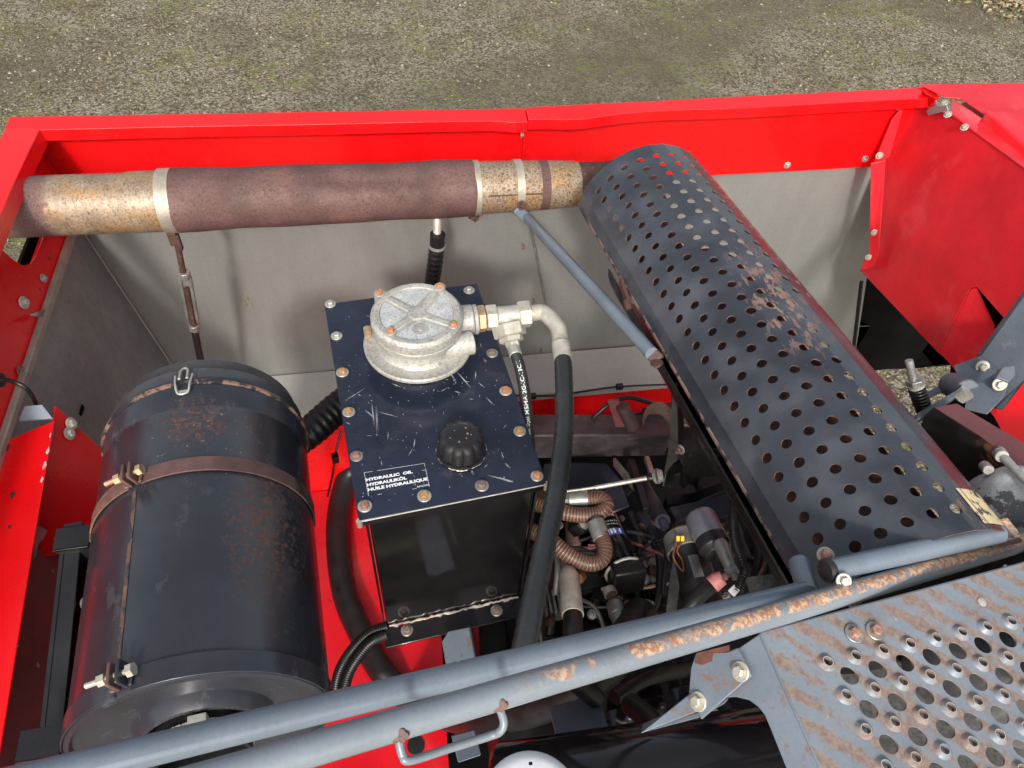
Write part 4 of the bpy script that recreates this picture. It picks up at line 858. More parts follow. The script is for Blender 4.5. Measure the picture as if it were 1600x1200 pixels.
for px, py in ((636, 985), (776, 954)): bolt(tk, hit(px, py, T(0, 0, BH + .0045), ZUP), ZUP, .0110, 'oldsteel')
s = MB(); t_ = .0028
s.poly([T(0, 0, -t_), T(LW, 0, -t_), T(LW, LD, -t_), T(0, LD, -t_)], V(0, 0, t_))
lid = s.build('lid', navy, tk, bevel=.0012, seg=3)
s = MB(); s.box(T(LW / 2, .0006, -.0085), (LW / 2 - .003, .0011, .0058), (TX, TY, ZUP)); s.build('lid_lip', black_gloss, lid, bevel=.0006)
s = MB(); s.tube([T(.003, -.0004, -.0012), T(LW - .003, -.0004, -.0012)], .0009, 6)
for c_ in (T(.001, .001, -.004), T(LW - .001, .001, -.004)): s.tube([c_ + ZUP * .004, c_ - ZUP * .010], .0042, 10)
s.build('worn_edge', bright_wear, lid)
for px, py, st in ((516, 473, 'plain'), (526, 523, 'plain'), (535, 580, 'amber'), (545, 642, 'amber'), (557, 711, 'rosepair'), (570, 789, 'rose'), (663, 773, 'amber'), (753, 757, 'oldsteel'),
                   (839, 742, 'orange'), (812, 672, 'amber'), (790, 609, 'orange'), (769, 550, 'oldsteel'), (733, 452, 'plain'), (640, 459, 'plain')):
    bolt(lid, hit(px, py + 2, T(0, 0, .0015), ZUP), ZUP, .0097 * random.uniform(.95, 1.05), st)
# print on the lid
s = MB(); pz = T(0, 0, .0004)
def lidp(px, py, w=.0004): return hit(px, py, T(0, 0, w), ZUP)
A0, B0, C0_ = lidp(569, 739), lidp(662, 724), lidp(577, 775)
LX = (B0 - A0).normalized(); LY = (A0 - C0_); LY = (LY - LX * LY.dot(LX)).normalized()
for txt, (p1, p2), hh in (('HYDRAULIC  OIL', ((572, 752), (645, 739)), .0066), ('HYDRAULIKÖL', ((573.5, 760), (636, 748.5)), .0066), ('HUILE HYDRAULIQUE', ((575, 767.5), (669, 750)), .0066), ('A416234/0', ((651.5, 762), (670.5, 758.5)), .0042)):
    a_, b2 = lidp(*p1), lidp(*p2); X_ = (b2 - a_).normalized(); Y_ = ZUP.cross(X_); put_text(s, txt, hh, a_, X_, Y_, width=(b2 - a_).length, bold=.05 if hh > .005 else .01)
cor = [lidp(569, 738.5), lidp(663, 724), lidp(671, 760), lidp(576, 775)]
for i in range(4):
    a_, b2 = cor[i], cor[(i + 1) % 4]; d_ = (b2 - a_); n_ = ZUP.cross(d_).normalized() * .00022
    m = 14
    for j in range(m):
        if rw.random() < (.85 if i != 2 else .45):
            p_, q_ = a_ + d_ * (j / m), a_ + d_ * ((j + 1) / m); s.add([p_ - n_, q_ - n_, q_ + n_, p_ + n_], [[0, 1, 2, 3]])
s.build('printed_label', white_print, lid, smooth=None, recalc=False)
# scratches
s = MB()
def scr(p, q, w):
    d_ = q - p; n_ = ZUP.cross(d_).normalized() * w; m = p.lerp(q, .5) + n_ * rw.uniform(-2, 2)
    s.add([p, m - n_, q, m + n_], [[0, 1, 2, 3]])
for (x1, y1, x2, y2) in ((582, 629, 585, 668), (588, 632, 590, 682), (570, 640, 586, 654), (590, 642, 622, 652), (536, 629, 572, 606), (700, 577, 714, 598), (712, 581, 736, 607), (722, 595, 735, 596), (744, 579, 743, 593), (709, 610, 720, 615), (762, 742, 804, 753), (785, 749, 803, 754), (731, 722, 740, 742), (790, 723, 797, 733), (784, 705, 787, 716), (648, 686, 646, 700), (607, 674, 606, 688), (638, 712, 645, 700), (596, 720, 597, 727), (748, 597, 758, 606), (760, 620, 772, 633), (756, 560, 762, 566), (612, 600, 626, 606), (688, 612, 700, 606)):
    for _ in range(2): scr(lidp(x1 + rw.uniform(-1.5, 1.5), y1 + rw.uniform(-1.5, 1.5), .0005), lidp(x2 + rw.uniform(-1.5, 1.5), y2 + rw.uniform(-1.5, 1.5), .0005), rw.uniform(.00012, .0003))
for i in range(210):
    u, v = rw.uniform(.01, .26), rw.uniform(.02, .40); a_ = rw.gauss(1.9, .8); l = rw.uniform(.0005, .0045) if i > 40 else rw.uniform(.004, .010)
    p = T(u, v, .0005); scr(p, p + V(cos(a_), sin(a_), 0) * l, rw.uniform(.00008, .00035))
kind(s.build('scratch_marks', white_print, lid, smooth=None, recalc=False), 'stuff')
# filler cap
fc = MB(); pc = T(.1625, .082, 0); r_ = .0335
def knurl(h, t): return 1 + .060 * (abs(cos(5.5 * t)) ** .7 * 2 - 1.2) * (1 if .012 < h < .040 else (.6 if h <= .045 and h > .04 else 0))
fcp = MB(); fcp.lathe(pc, ZUP, [(.010, .030), (.010, r_ - .002), (.013, r_), (.034, r_ - .001), (.039, r_ - .004), (.0425, r_ - .009), (.043, .0215), (.0415, .0195), (.0415, 0)], 96, rfun=knurl)
cpo = fcp.build('filler_cap', cap_black, tk, smooth=45)
s = MB(); s.lathe(pc, ZUP, [(0, .0365), (.0015, .0372), (.006, .0372), (.008, .0345), (.009, .030), (.009, 0)], 48); s.build('cap_base', black_gloss, cpo)
s = MB()
for i in range(40):
    t = i * .157; 
    if rw.random() < .7: s.tube([pc + V(cos(t) * .0372, sin(t) * .0372, .0062 + rw.uniform(-.001, .001)), pc + V(cos(t + .13) * .0372, sin(t + .13) * .0372, .0062 + rw.uniform(-.001, .001))], rw.uniform(.0004, .0010), 5)
s.build('chipped_rim', bright_wear, cpo)
for px, py in ((705, 709), (743, 705)): bolt(cpo, hit(px, py, pc + ZUP * .007, ZUP), ZUP, .0045, 'rustpair', 'screw')
s = MB()
for i in range(7):
    t = i * 1.1; q = .004 + .012 * rw.random(); s.lathe(pc + V(cos(t) * q * 1.2, sin(t) * q, .0415), ZUP, [(0, rw.uniform(.0008, .002)), (.0002, 0)], 7)
s.build('cap_mark', rust_orange, cpo)

# ------------------------------------------------------------------ return filter head on the lid
rf = thing('return_filter', 'round cast aluminium filter head with four orange bolts, on the tank lid', 'filter head', tuple(T(.137, .284, .003)))
fc_ = T(.137, .284, 0)
s = MB(); s.lathe(fc_, ZUP, [(.003, 0), (.003, .060), (.028, .062), (.030, .083), (.033, .0865), (.038, .0868), (.0405, .085), (.0395, .081), (.0385, .079), (.0395, .066), (.043, .0625), (.050, .061), (.074, .0635), (.076, 0)], 72); s.build('flange_body', cast_alu, rf, smooth=35)
bpx = [(593, 453), (687, 443), (709, 503), (610, 513)]
bp = [hit(px, py + 2, T(0, 0, .1045), ZUP) for px, py in bpx]
cen = sum(bp, V(0, 0, 0)) / 4; ct_ = V(fc_.x, fc_.y, 0); ztop = TO.z + .098
# lobed cover outline
def outline(r0, ear, z):
    out = []
    for i in range(96):
        t = 2 * pi * i / 96; d = V(cos(t), sin(t), 0); r1 = r0
        for b_ in bp:
            w = V(b_.x - ct_.x, b_.y - ct_.y, 0); L = w.length; ang = abs((atan2(w.y, w.x) - t + pi) % (2 * pi) - pi)
            r1 = max(r1, (L + ear) * (1 - (ang / .21) ** 2 * .16) if ang < .21 else 0)
        out.append(ct_ + d * r1 + ZUP * z)
    return out
rl = sum(((V(b_.x, b_.y, 0) - ct_).length for b_ in bp)) / 4
o1 = outline(.0705, .0085, 0)
s = MB(); s.poly([p + ZUP * (TO.z + .070) for p in o1], V(0, 0, .0085)); s.build('seal_plate', cast_alu, rf, bevel=.0015)
s = MB(); s.poly([p + ZUP * (TO.z + .0795) for p in outline(.0715, .0092, 0)], V(0, 0, .0185)); s.build('cover', cast_alu, rf, bevel=.003, seg=3)
# raised rim and cross ribs leave four sunk sectors
s = MB(); dirs = sorted([atan2(b_.y - ct_.y, b_.x - ct_.x) for b_ in bp])
s.lathe(V(ct_.x, ct_.y, ztop), ZUP, [(-.001, .0575), (.0022, .0565), (.0030, .0580), (.0030, .0665), (.0012, .0690), (-.001, .0700)], 72)
for a_ in dirs:
    d = V(cos(a_), sin(a_), 0); c0_ = V(ct_.x, ct_.y, ztop); s.bar(c0_ + d * .004, c0_ + d * .060, .0100, .0052)
s.lathe(V(ct_.x, ct_.y, ztop), ZUP, [(0, .015), (.0032, .014), (.0036, 0)], 20); s.build('raised_ribs', cast_alu, rf, bevel=.0012)
dirs2 = dirs + [dirs[0] + 2 * pi]
for i in range(4):
    a_, b2 = dirs2[i] + .17, dirs2[i + 1] - .17; pts = []
    for j in range(13):
        t = a_ + (b2 - a_) * j / 12; pts.append(V(ct_.x + cos(t) * .0563, ct_.y + sin(t) * .0563, ztop + .0002))
    m = (a_ + b2) / 2; pts.append(V(ct_.x + cos(m) * .016, ct_.y + sin(m) * .016, ztop + .0002))
    s = MB(); s.poly(pts, V(0, 0, .0006)); sec = s.build('sunk_sector', cast_alu_clean, rf, smooth=None)
    if i == min(range(4), key=lambda q: sin((dirs2[q] + dirs2[q + 1]) / 2)):
        s = MB(); s.lathe(V(ct_.x + cos(m) * .034, ct_.y + sin(m) * .034, ztop), ZUP, [(.0005, .0135), (.0016, .0130), (.0018, .0045), (.0028, .004), (.003, 0)], 28); s.build('boss', cast_alu, sec)
for p in bp: bolt(rf, V(p.x, p.y, ztop + .0022), ZUP, .0088, 'orange')
# side bosses
def fz(px, py, w): return hit(px, py, T(0, 0, w), ZUP)
dp = (T(.30, .235, 0) - fc_); 
px0 = fz(712, 507, .055); px1 = fz(744, 503, .055); PA = TX * .995 + TY * -.06; PA.normalize()
pb = fz(733, 500, .058)
s = MB(); s.tube([pb - PA * .045, pb + PA * .006], .0250, 28); s.build('outlet_port', cast_alu, rf, bevel=.002)
s = MB(); s.tube([pb + PA * .0065, pb + PA * .013], .0245, 28); s.build('port_ring', cast_alu, rf, bevel=.001)
h0 = fz(690, 545, .052); h1 = fz(738, 535, .050); s = MB(); s.tube([h0 - (h1 - h0) * .2, h0.lerp(h1, .45), h1], [.010, .018, .0195], 24); s.build('lower_port', cast_alu, rf, bevel=.002)
s = MB(); q0 = fz(590, 515, .045); s.tube([q0 + V(.01, .004, 0), q0 + V(-.006, -.003, 0)], .0125, 20); s.build('side_boss', cast_alu, rf, bevel=.0015)
s = MB(); q1 = fz(575, 524, .040); s.tube([q1, q1 + ZUP * .016], .0062, 16); s.lathe(q1 + ZUP * .016, ZUP, [(.0005, .0035), (-.004, .0035), (-.004, 0)], 12); s.build('test_plug', brass, rf)
bolt(rf, fz(685, 567, .0405), ZUP, .0072, 'plain')

# ------------------------------------------------------------------ fittings and hoses from the filter
ft = thing('tee_fitting', 'zinc tee fitting with large hex nuts beside the filter head', 'fitting', tuple(pb + PA * .06 - ZUP * .02))
def hexn(s, a, d, L, r): s.lathe(a, d, [(0, 0), (0, r * .93), (.0015, r), (L - .0015, r), (L, r * .93), (L, 0)], 6)
s = MB(); hexn(s, pb + PA * .0135, PA, .0125, .0225); s.build('bronze_nut', brass, ft, smooth=20)
s = MB(); hexn(s, pb + PA * .0275, PA, .018, .0215); s.build('hex_nut', fitting, ft, smooth=20)
s = MB(); s.tube([pb + PA * .0455, pb + PA * .083], .0170, 24); s.build('tee_body', fitting, ft, bevel=.0015)
s = MB(); hexn(s, pb + PA * .0805, PA, .0205, .0225); s.build('hex_nut', fitting, ft, smooth=20)
bd = (V(.12, -.72, -.45)).normalized(); tb0 = pb + PA * .060
s = MB(); s.tube([tb0, tb0 + bd * .018], .0165, 20); hexn(s, tb0 + bd * .015, bd, .020, .0275); s.build('branch_nut', fitting, ft, smooth=20)
s = MB(); hexn(s, tb0 + bd * .035, bd, .009, .0205); s.build('branch_nut', fitting, ft, smooth=20)
s = MB(); hexn(s, tb0 + bd * .042, (bd + V(.1, 0, -.25)).normalized(), .010, .0125); s.build('small_nut', zinc, ft, smooth=20)
# big hose
bh = thing('hydraulic_hose', 'thick grey black hydraulic hose on a bent elbow, dropping past the tank', 'hose', tuple(PD(820, 1000, .74)))
e0 = pb + PA * .101
def dd_(px, py, d): return PD(px, py, d)
den = (e0 - C0).dot(FWD)
elb = spline([e0, e0 + PA * .020, PD(860, 497, den - .005), PD(872, 514, den - .015), PD(876, 538, den - .03)], 8)
s = MB(); s.tube(elb, .0135, 20); s.tube([elb[-3], elb[-2], elb[-1]], [.0135, .0145, .0145], 20); s.build('elbow_pipe', fitting, bh, smooth=50)
s = MB(); dk_ = den - .035; s.tube([PD(876, 537, dk_), PD(880, 567, dk_ - .02)], .0148, 28); s.build('crimp_sleeve', fitting, bh, bevel=.001)
bpth = spline([PD(879.5, 562, dk_ - .018), PD(881, 590, dk_ - .04), PD(882, 640, dk_ - .08), PD(879, 700, dk_ - .13), PD(868, 775, dk_ - .19), PD(851, 855, dk_ - .26), PD(833, 940, dk_ - .33), PD(815, 1040, dk_ - .385), PD(812, 1072, dk_ - .33), PD(814, 1084, dk_ - .15)], 10)
bpth = resample(bpth, .004)
s = MB(); s.tube(bpth, [.0140 + .00022 * sin(i * 1.6) for i in range(len(bpth))], 24); s.build('hose', hose_mat, bh, smooth=60)
# thin printed hose
th_ = thing('printed_hose', 'thinner black hose with white printed lettering, between the tank lid and the thick hose', 'hose', tuple(PD(826, 690, 1.1)))
t0 = tb0 + bd * .052; td = (bd + V(.1, 0, -.25)).normalized()
dt = (t0 - C0).dot(FWD)
s = MB(); s.tube([t0, PD(806, 556, dt - .01)], .0105, 20); s.build('crimp_sleeve', zinc, th_, bevel=.001)
tpth = resample(spline([PD(804, 550, dt - .008), PD(811, 570, dt - .012), PD(818, 602, dt - .02), PD(823, 640, dt - .02), PD(827, 690, dt + .01), PD(830, 740, dt + .08), PD(830, 790, dt + .16)], 10), .003)
s = MB(); s.tube(tpth, .0092, 18); s.build('hose', hose_mat, th_, smooth=60)
vs_, fs = text_mesh('35 MPa 5070psi MSHA 2G-IC-13C/1', .0088, .010); wmx = max(v.x for v in vs_)
s = MB(); Lp = [0]
for i in range(1, len(tpth)): Lp.append(Lp[-1] + (tpth[i] - tpth[i - 1]).length)
def on_hose(x, y):
    sarc = .006 + (wmx * 1.18 - x * 1.18) + .012; j = 0
    while j < len(Lp) - 2 and Lp[j + 1] < sarc: j += 1
    t = (sarc - Lp[j]) / (Lp[j + 1] - Lp[j]); p = tpth[j].lerp(tpth[j + 1], t); tg = (tpth[j + 1] - tpth[j]).normalized()
    vw = (C0 + V(0, 0, 0) - p); vw = (V(-.05, -.55, .8)); vw = (vw - tg * vw.dot(tg)).normalized(); sd = tg.cross(vw)
    a_ = (y - .003) / .0092 + .15; return p + (vw * cos(a_) + sd * sin(a_)) * .00935
s.add([on_hose(v.x, v.y) for v in vs_], fs); s.build('printed_lettering', white_print, th_, smooth=None, recalc=False)

# ------------------------------------------------------------------ engine bay
def quad_plate(name, pix, th, mat, root, bev=.0015):
    s = MB(); s.poly([PD(*p) for p in pix], th); return s.build(name, mat, root, bevel=bev)
eng = thing('engine', 'dark oily engine deep in the bay between the tank and the perforated guard', 'engine', tuple(PD(1000, 900, 1.75)))
ez = PD(960, 880, 1.62).z
s = MB(); s.box(V(.42, .56, 1.70), (.30, .34, .16)); s.build('block', oily, eng, bevel=.012)
s = MB(); s.box(V(.36, .52, 1.885), (.13, .20, .022)); s.box(V(.36, .52, 1.915), (.10, .17, .016)); s.build('rocker_cover', oily, eng, bevel=.010, seg=3)
re_ = random.Random(11)
for i in range(4):
    s = MB(); p = V(.27 + .06 * i, .34 + .01 * i, 1.90); s.box(p, (.022, .03, .05)); s.lathe(p + ZUP * .05, ZUP, [(0, .016), (.02, .014), (.024, .008), (.05, .007), (.05, 0)], 16); s.build('injector_body', (oily, oily_navy)[i % 2], eng, bevel=.004)
for i in range(5):
    a_ = V(.26 + .05 * i, .35, 1.99); s = MB(); s.tube(spline([a_, a_ + V(.01, -.02, .03), a_ + V(.06, -.05, .01), a_ + V(.10, -.10, -.08)], 6), .0035, 8); s.build('fuel_pipe', steel, eng)
for i in range(14):
    p = V(re_.uniform(.2, .62), re_.uniform(.30, .85), 1.86 + re_.uniform(0, .05)); s = MB(); h_ = (re_.uniform(.012, .04), re_.uniform(.012, .04), re_.uniform(.02, .06)); a_ = re_.uniform(0, 1.5)
    s.box(p, h_, (V(cos(a_), sin(a_), 0), V(-sin(a_), cos(a_), 0), ZUP)); s.lathe(p + ZUP * h_[2], ZUP, [(0, min(h_[:2]) * .7), (.01, min(h_[:2]) * .7), (.012, 0)], 12)
    s.build('bracket_block', (oily, rust_dark, oily, oily_navy)[i % 4], eng, bevel=.003)
for i in range(22):
    p = PD(re_.uniform(850, 1180), re_.uniform(800, 1030), re_.uniform(1.40, 1.55)); bolt(eng, p, (re_.uniform(-.4, .4), -.5, 1), re_.uniform(.006, .010), re_.choice(['brown', 'brown', 'oldsteel', 'rusty', 'stud']))
for (x1, y1, d1, x2, y2, d2, x3, y3, d3, r) in ((830, 860, 1.45, 870, 900, 1.40, 860, 990, 1.40, .008), (900, 930, 1.42, 960, 910, 1.45, 1040, 930, 1.5, .006), (1000, 880, 1.48, 1020, 950, 1.42, 1090, 960, 1.40, .005), (850, 1000, 1.3, 940, 1000, 1.36, 1050, 990, 1.4, .006), (1180, 780, 1.3, 1200, 860, 1.2, 1170, 930, 1.1, .004)):
    s = MB(); s.tube(spline([PD(x1, y1, d1), PD(x2, y2, d2), PD(x3, y3, d3)], 10), r, 10); s.build('hose', rubber, eng)
quad_plate('side_plate', [(890, 722, 1.50), (948, 724, 1.50), (968, 748, 1.48), (984, 790, 1.42), (960, 800, 1.42), (880, 790, 1.42), (845, 760, 1.46), (850, 724, 1.50)], V(0, 0, -.006), oily_navy, eng)
quad_plate('bracket_plate', [(1046, 792, 1.40), (1140, 772, 1.36), (1152, 800, 1.33), (1064, 830, 1.36)], V(0, 0, -.02), oily_navy, eng)
quad_plate('cross_rail', [(1040, 776, 1.44), (1080, 770, 1.44), (1150, 745, 1.42), (1152, 758, 1.41), (1085, 786, 1.42), (1042, 788, 1.43)], V(0, 0, -.03), oily, eng)
quad_plate('rusty_tab', [(1000, 862, 1.45), (1036, 858, 1.45), (1040, 866, 1.45), (1004, 870, 1.45)], V(0, 0, -.01), rust_strap, eng)
quad_plate('cover_plate', [(868, 850, 1.45), (905, 840, 1.46), (930, 880, 1.44), (945, 915, 1.42), (900, 925, 1.42)], V(0, 0, -.03), oily, eng)
quad_plate('rust_plate', [(882, 815, 1.46), (905, 812, 1.46), (908, 850, 1.44), (886, 856, 1.44)], V(0, 0, -.006), rust_strap, eng)
quad_plate('manifold_flange', [(838, 905, 1.44), (868, 890, 1.44), (884, 915, 1.42), (860, 932, 1.42)], V(0, 0, -.02), rust_strap, eng)
s = MB(); s.tube([PD(902, 905, 1.40), PD(908, 900, 1.42)], .011, 14); s.tube([PD(900, 908, 1.39), PD(903, 904, 1.40)], .006, 10); s.build('banjo_washer', rust_orange, eng)
quad_plate('blue_bracket', [(1180, 872, 1.20), (1190, 852, 1.22), (1216, 896, 1.16), (1208, 908, 1.15)], V(0, 0, -.01), oily, eng)
s = MB(); s.tube([PD(1000, 752, 1.50), PD(1035, 815, 1.36)], .0150, 20); s.tube([PD(1034, 812, 1.36), PD(1040, 826, 1.35)], .008, 12); s.build('strut', oily_navy, eng)
rk = random.Random(21)
for (pts, r, m_) in (
    (((838, 850, 1.42), (846, 905, 1.36), (842, 960, 1.33), (850, 1020, 1.33)), .0095, rubber), (((866, 836, 1.45), (872, 880, 1.38), (868, 930, 1.36)), .006, steel),
    (((985, 800, 1.48), (1000, 850, 1.44), (990, 900, 1.42), (1005, 960, 1.40)), .0055, rubber), (((1010, 830, 1.46), (1030, 870, 1.43), (1028, 930, 1.40), (1010, 980, 1.38)), .0075, rubber),
    (((905, 935, 1.40), (930, 950, 1.38), (945, 985, 1.36)), .004, steel), (((985, 905, 1.42), (1003, 918, 1.41), (1025, 915, 1.41)), .0035, brass),
    (((1160, 800, 1.28), (1178, 830, 1.24), (1185, 870, 1.20), (1176, 910, 1.17)), .0065, rubber), (((1168, 770, 1.30), (1195, 810, 1.25), (1215, 850, 1.2), (1222, 890, 1.16)), .005, steel),
    (((1050, 800, 1.42), (1046, 830, 1.40), (1040, 880, 1.36), (1036, 930, 1.34)), .0045, rubber), (((880, 1000, 1.34), (930, 985, 1.36), (1000, 995, 1.38), (1060, 985, 1.36)), .005, rubber)):
    s = MB(); s.tube(spline([PD(*p) for p in pts], 10), r, 12); s.build('hose', m_, eng)
for (px, py, d, r, L, m_) in ((1005, 905, 1.42, .013, .03, steel), (1022, 890, 1.43, .009, .02, rust_dark), (990, 870, 1.46, .016, .04, oily), (1012, 945, 1.39, .011, .03, steel), (858, 968, 1.37, .012, .03, rust_dark), (925, 960, 1.38, .010, .02, steel), (1190, 820, 1.26, .012, .03, rust_strap), (1205, 800, 1.24, .014, .02, rust_strap), (1170, 880, 1.2, .009, .02, oily), (1018, 818, 1.47, .02, .03, rust_dark)):
    s = MB(); ax_ = V(rk.uniform(-.5, .5), rk.uniform(-.8, .2), 1).normalized(); p_ = PD(px, py, d)
    s.lathe(p_, ax_, [(-L, 0), (-L, r * .9), (-.3 * L, r * .9), (-.3 * L, r), (0, r), (.1 * L, r * .8), (.12 * L, r * .45), (.5 * L, r * .45), (.55 * L, 0)], 18); s.build('pipe_plug', m_, eng)
for (p1, p2, w, h_, m_) in (((1196, 790, 1.27), (1222, 872, 1.17), .012, .012, oily_navy), ((1180, 760, 1.30), (1165, 800, 1.28), .02, .006, rust_dark), ((930, 925, 1.41), (990, 955, 1.38), .018, .01, oily), ((1000, 800, 1.48), (1032, 845, 1.44), .02, .012, oily_navy), ((872, 940, 1.40), (905, 985, 1.36), .014, .010, oily)):
    s = MB(); s.bar(PD(*p1), PD(*p2), w, h_); s.build('bracket', m_, eng, bevel=.0015)
# finned castings, an alternator and a wiring loom
for (px, py, d, n_, m_) in ((872, 945, 1.39, 6, steel), (1000, 935, 1.42, 7, oily), (1195, 840, 1.25, 5, oily_navy)):
    s = MB(); p_ = PD(px, py, d)
    for i in range(n_): s.box(p_ + V((i - n_ / 2) * .009, (i % 2) * .002, 0), (.0022, .022, .020))
    s.box(p_ - ZUP * .012, (n_ * .0048, .02, .012)); s.build('finned_casting', m_, eng, bevel=.0008)
al = PD(1012, 880, 1.47); aa = V(.25, -.55, .8).normalized(); asd, asu, _ = frame(aa)
s = MB(); s.lathe(al, aa, [(-.05, 0), (-.05, .038), (.0, .040), (.010, .036), (.014, .016), (.022, .014), (.022, 0)], 32)
for i in range(12): t = i * pi / 6; s.box(al + (asd * cos(t) + asu * sin(t)) * .027 + aa * .011, (.007, .0022, .003), (asd * cos(t) + asu * sin(t), asu * cos(t) - asd * sin(t), aa))
s.build('alternator', surf('grimy_alloy', (.10, .098, .09), .55, metal=.3, var=.35, vs=40, fine=.2, fs=200), eng, smooth=35)
rl_ = random.Random(33)
for i in range(16):
    x0, y0 = rl_.uniform(840, 1010), rl_.uniform(800, 960); x1, y1 = rl_.uniform(1000, 1190), rl_.uniform(830, 970)
    d0_, d1_ = rl_.uniform(1.43, 1.50), rl_.uniform(1.38, 1.46)
    mid = PD((x0 + x1) / 2 + rl_.uniform(-30, 30), (y0 + y1) / 2 + rl_.uniform(-40, 50), (d0_ + d1_) / 2 + .03)
    q_ = PD(x0, y0, d0_).lerp(mid, .5) + V(rl_.uniform(-.02, .02), rl_.uniform(-.02, .02), rl_.uniform(-.01, .02))
    s = MB(); s.tube(spline([PD(x0, y0, d0_), q_, mid, PD(x1, y1, d1_)], 8), rl_.uniform(.0014, .0038), 8); s.build('wire', rl_.choice([rubber, rubber, rubber, cap_black, maroon, steel]), eng)
for (px, py, d) in ((1075, 701, 1.36), (1108, 706, 1.30), (944, 921, 1.36), (1148, 797, 1.27), (868, 806, 1.42)):
    s = MB(); p_ = PD(px, py, d); s.tube([p_, p_ + V(rl_.uniform(-.01, .01), -.004, rl_.uniform(.006, .014))], .0042, 8); s.build('cable_tie', zinc, eng)
# pulley behind, crossed bars
for (a_, b2, w, h_, m_) in (((985, 722, 1.5), (1010, 800, 1.4), .014, .02, oily), ((960, 722, 1.55), (1000, 770, 1.45), .006, .02, steel), ((1010, 715, 1.5), (1020, 745, 1.45), .010, .01, steel), ((930, 735, 1.55), (985, 770, 1.5), .02, .01, oily)):
    s = MB(); s.bar(PD(*a_), PD(*b2), w, h_); s.build('bar', m_, eng, bevel=.001)
s = MB(); pv = PD(1085, 720, 1.42); s.lathe(pv, V(.9, -.4, .1), [(-.02, 0), (-.02, .05), (-.012, .055), (-.004, .045), (.004, .045), (.012, .055), (.02, .05), (.02, 0)], 32); s.build('pulley', oily, eng)

# cross beam and the plate behind it
bm = thing('cross_beam', 'worn dark brown cross beam running behind the thick hose', 'beam', tuple(PD(940, 700, 1.52)))
wb = surf('worn_brown_black_paint', (0.055, 0.045, 0.048), .5, var=.25, vs=30, layers=[dict(m=spots(60, .55, .7, stretch=((.35, 1, 1.5), (0, 0, 0))), c=(.12, .105, .11))])
yb = PD(940, 680, 1.50).y
s = MB(); b0, b1 = PY(820, 681, yb), PY(1048, 680, yb); c0_, c1_ = PY(1040, 712, yb), PY(820, 717, yb)
s.poly([b0, b1, c1_ + (c0_ - c1_) * 1.0, c1_], V(0, .05, -.01)); s.build('web', wb, bm, bevel=.003)
s = MB(); s.poly([b0 + V(0, 0, .0), b1, b1 + V(0, .06, -.012), b0 + V(0, .06, -.012)], V(0, 0, .003)); s.build('top_flange', wb, bm, bevel=.001)
gp_ = thing('drilled_plate', 'grey plate with small drilled holes just behind the cross beam', 'plate', tuple(PD(900, 672, 1.62)))
s = MB(); yp = yb + .09; s.poly([PY(826, 663, yp), PY(955, 650, yp), PY(1050, 640, yp), PY(1050, 700, yp), PY(826, 700, yp)], V(0, .004, 0)); s.build('plate', arm_blue, gp_, bevel=.001)
for px, py in ((841, 676), (858, 675), (902, 675), (923, 667)):
    s = MB(); s.lathe(PY(px, py, yp - .0015), V(0, -1, 0), [(0, 0), (0, .006), (.001, .006), (.001, .0045), (0, .004)], 14); s.build('bolt_hole', rust_dark, gp_)
cl = thing('choke_cable', 'black cable looping over the cross beam in front of the red sheet', 'cable', tuple(PD(950, 640, 1.6)))
s = MB(); s.tube(spline([PY(903, 680, yb + .05), PY(925, 655, yb + .05), PY(948, 634, yb + .06), PY(966, 624, yb + .06), PY(985, 621, yb + .07), PY(1005, 626, yb + .08), PY(1030, 634, yb + .1)], 8), .0048, 12); s.build('cable', rubber, cl)
lv_ = thing('lever_bracket', 'dark maroon lever bracket with a short round tube, beside the rusty cup', 'lever', tuple(PY(970, 660, yb + .04)))
s = MB(); s.poly([PY(950, 628, yb + .04), PY(968, 626, yb + .04), PY(974, 640, yb + .04), PY(985, 668, yb + .02), PY(962, 668, yb + .02)], V(0, .006, 0)); s.build('bracket', maroon, lv_, bevel=.001)
s = MB(); s.tube([PY(972, 634, yb + .03), PY(989, 668, yb + .01)], .0135, 20); s.lathe(PY(989, 668, yb + .009), (PY(989, 668, yb + .01) - PY(972, 634, yb + .03)), [(0, .011), (-.01, .011), (-.01, 0)], 16); s.build('tube', surf('maroon_brown_tube', (.085, .045, .045), .5), lv_)
s = MB(); s.poly([PY(923, 672, yb + .02), PY(938, 663, yb + .03), PY(978, 674, yb + .02), PY(972, 682, yb + .0)], V(0, 0, -.006)); s.build('foot', oily, lv_, bevel=.001)
ru = thing('rusty_cup', 'rusty flared metal cup beside the guard support plate', 'cup', tuple(PY(1025, 665, yb + .05)))
s = MB(); cu_ = PY(1018, 662, yb + .05)
s.lathe(cu_, V(.35, -.55, .75), [(-.03, .010), (-.01, .012), (.01, .024), (.025, .042), (.026, .044), (.024, .0435), (.008, .025)], 28); s.build('cup', surf('pale_rusty_sheet', (.23, .155, .12), .75, var=.25, vs=30, layers=[dict(m=spots(60, .5, .65), c=(.16, .075, .045))]), ru)
s = MB(); s.poly([PY(1004, 640, yb + .09), PY(1050, 630, yb + .09), PY(1050, 676, yb + .06), PY(985, 676, yb + .06)], V(0, .004, 0)); s.build('back_plate', rust_dark, ru, bevel=.001)

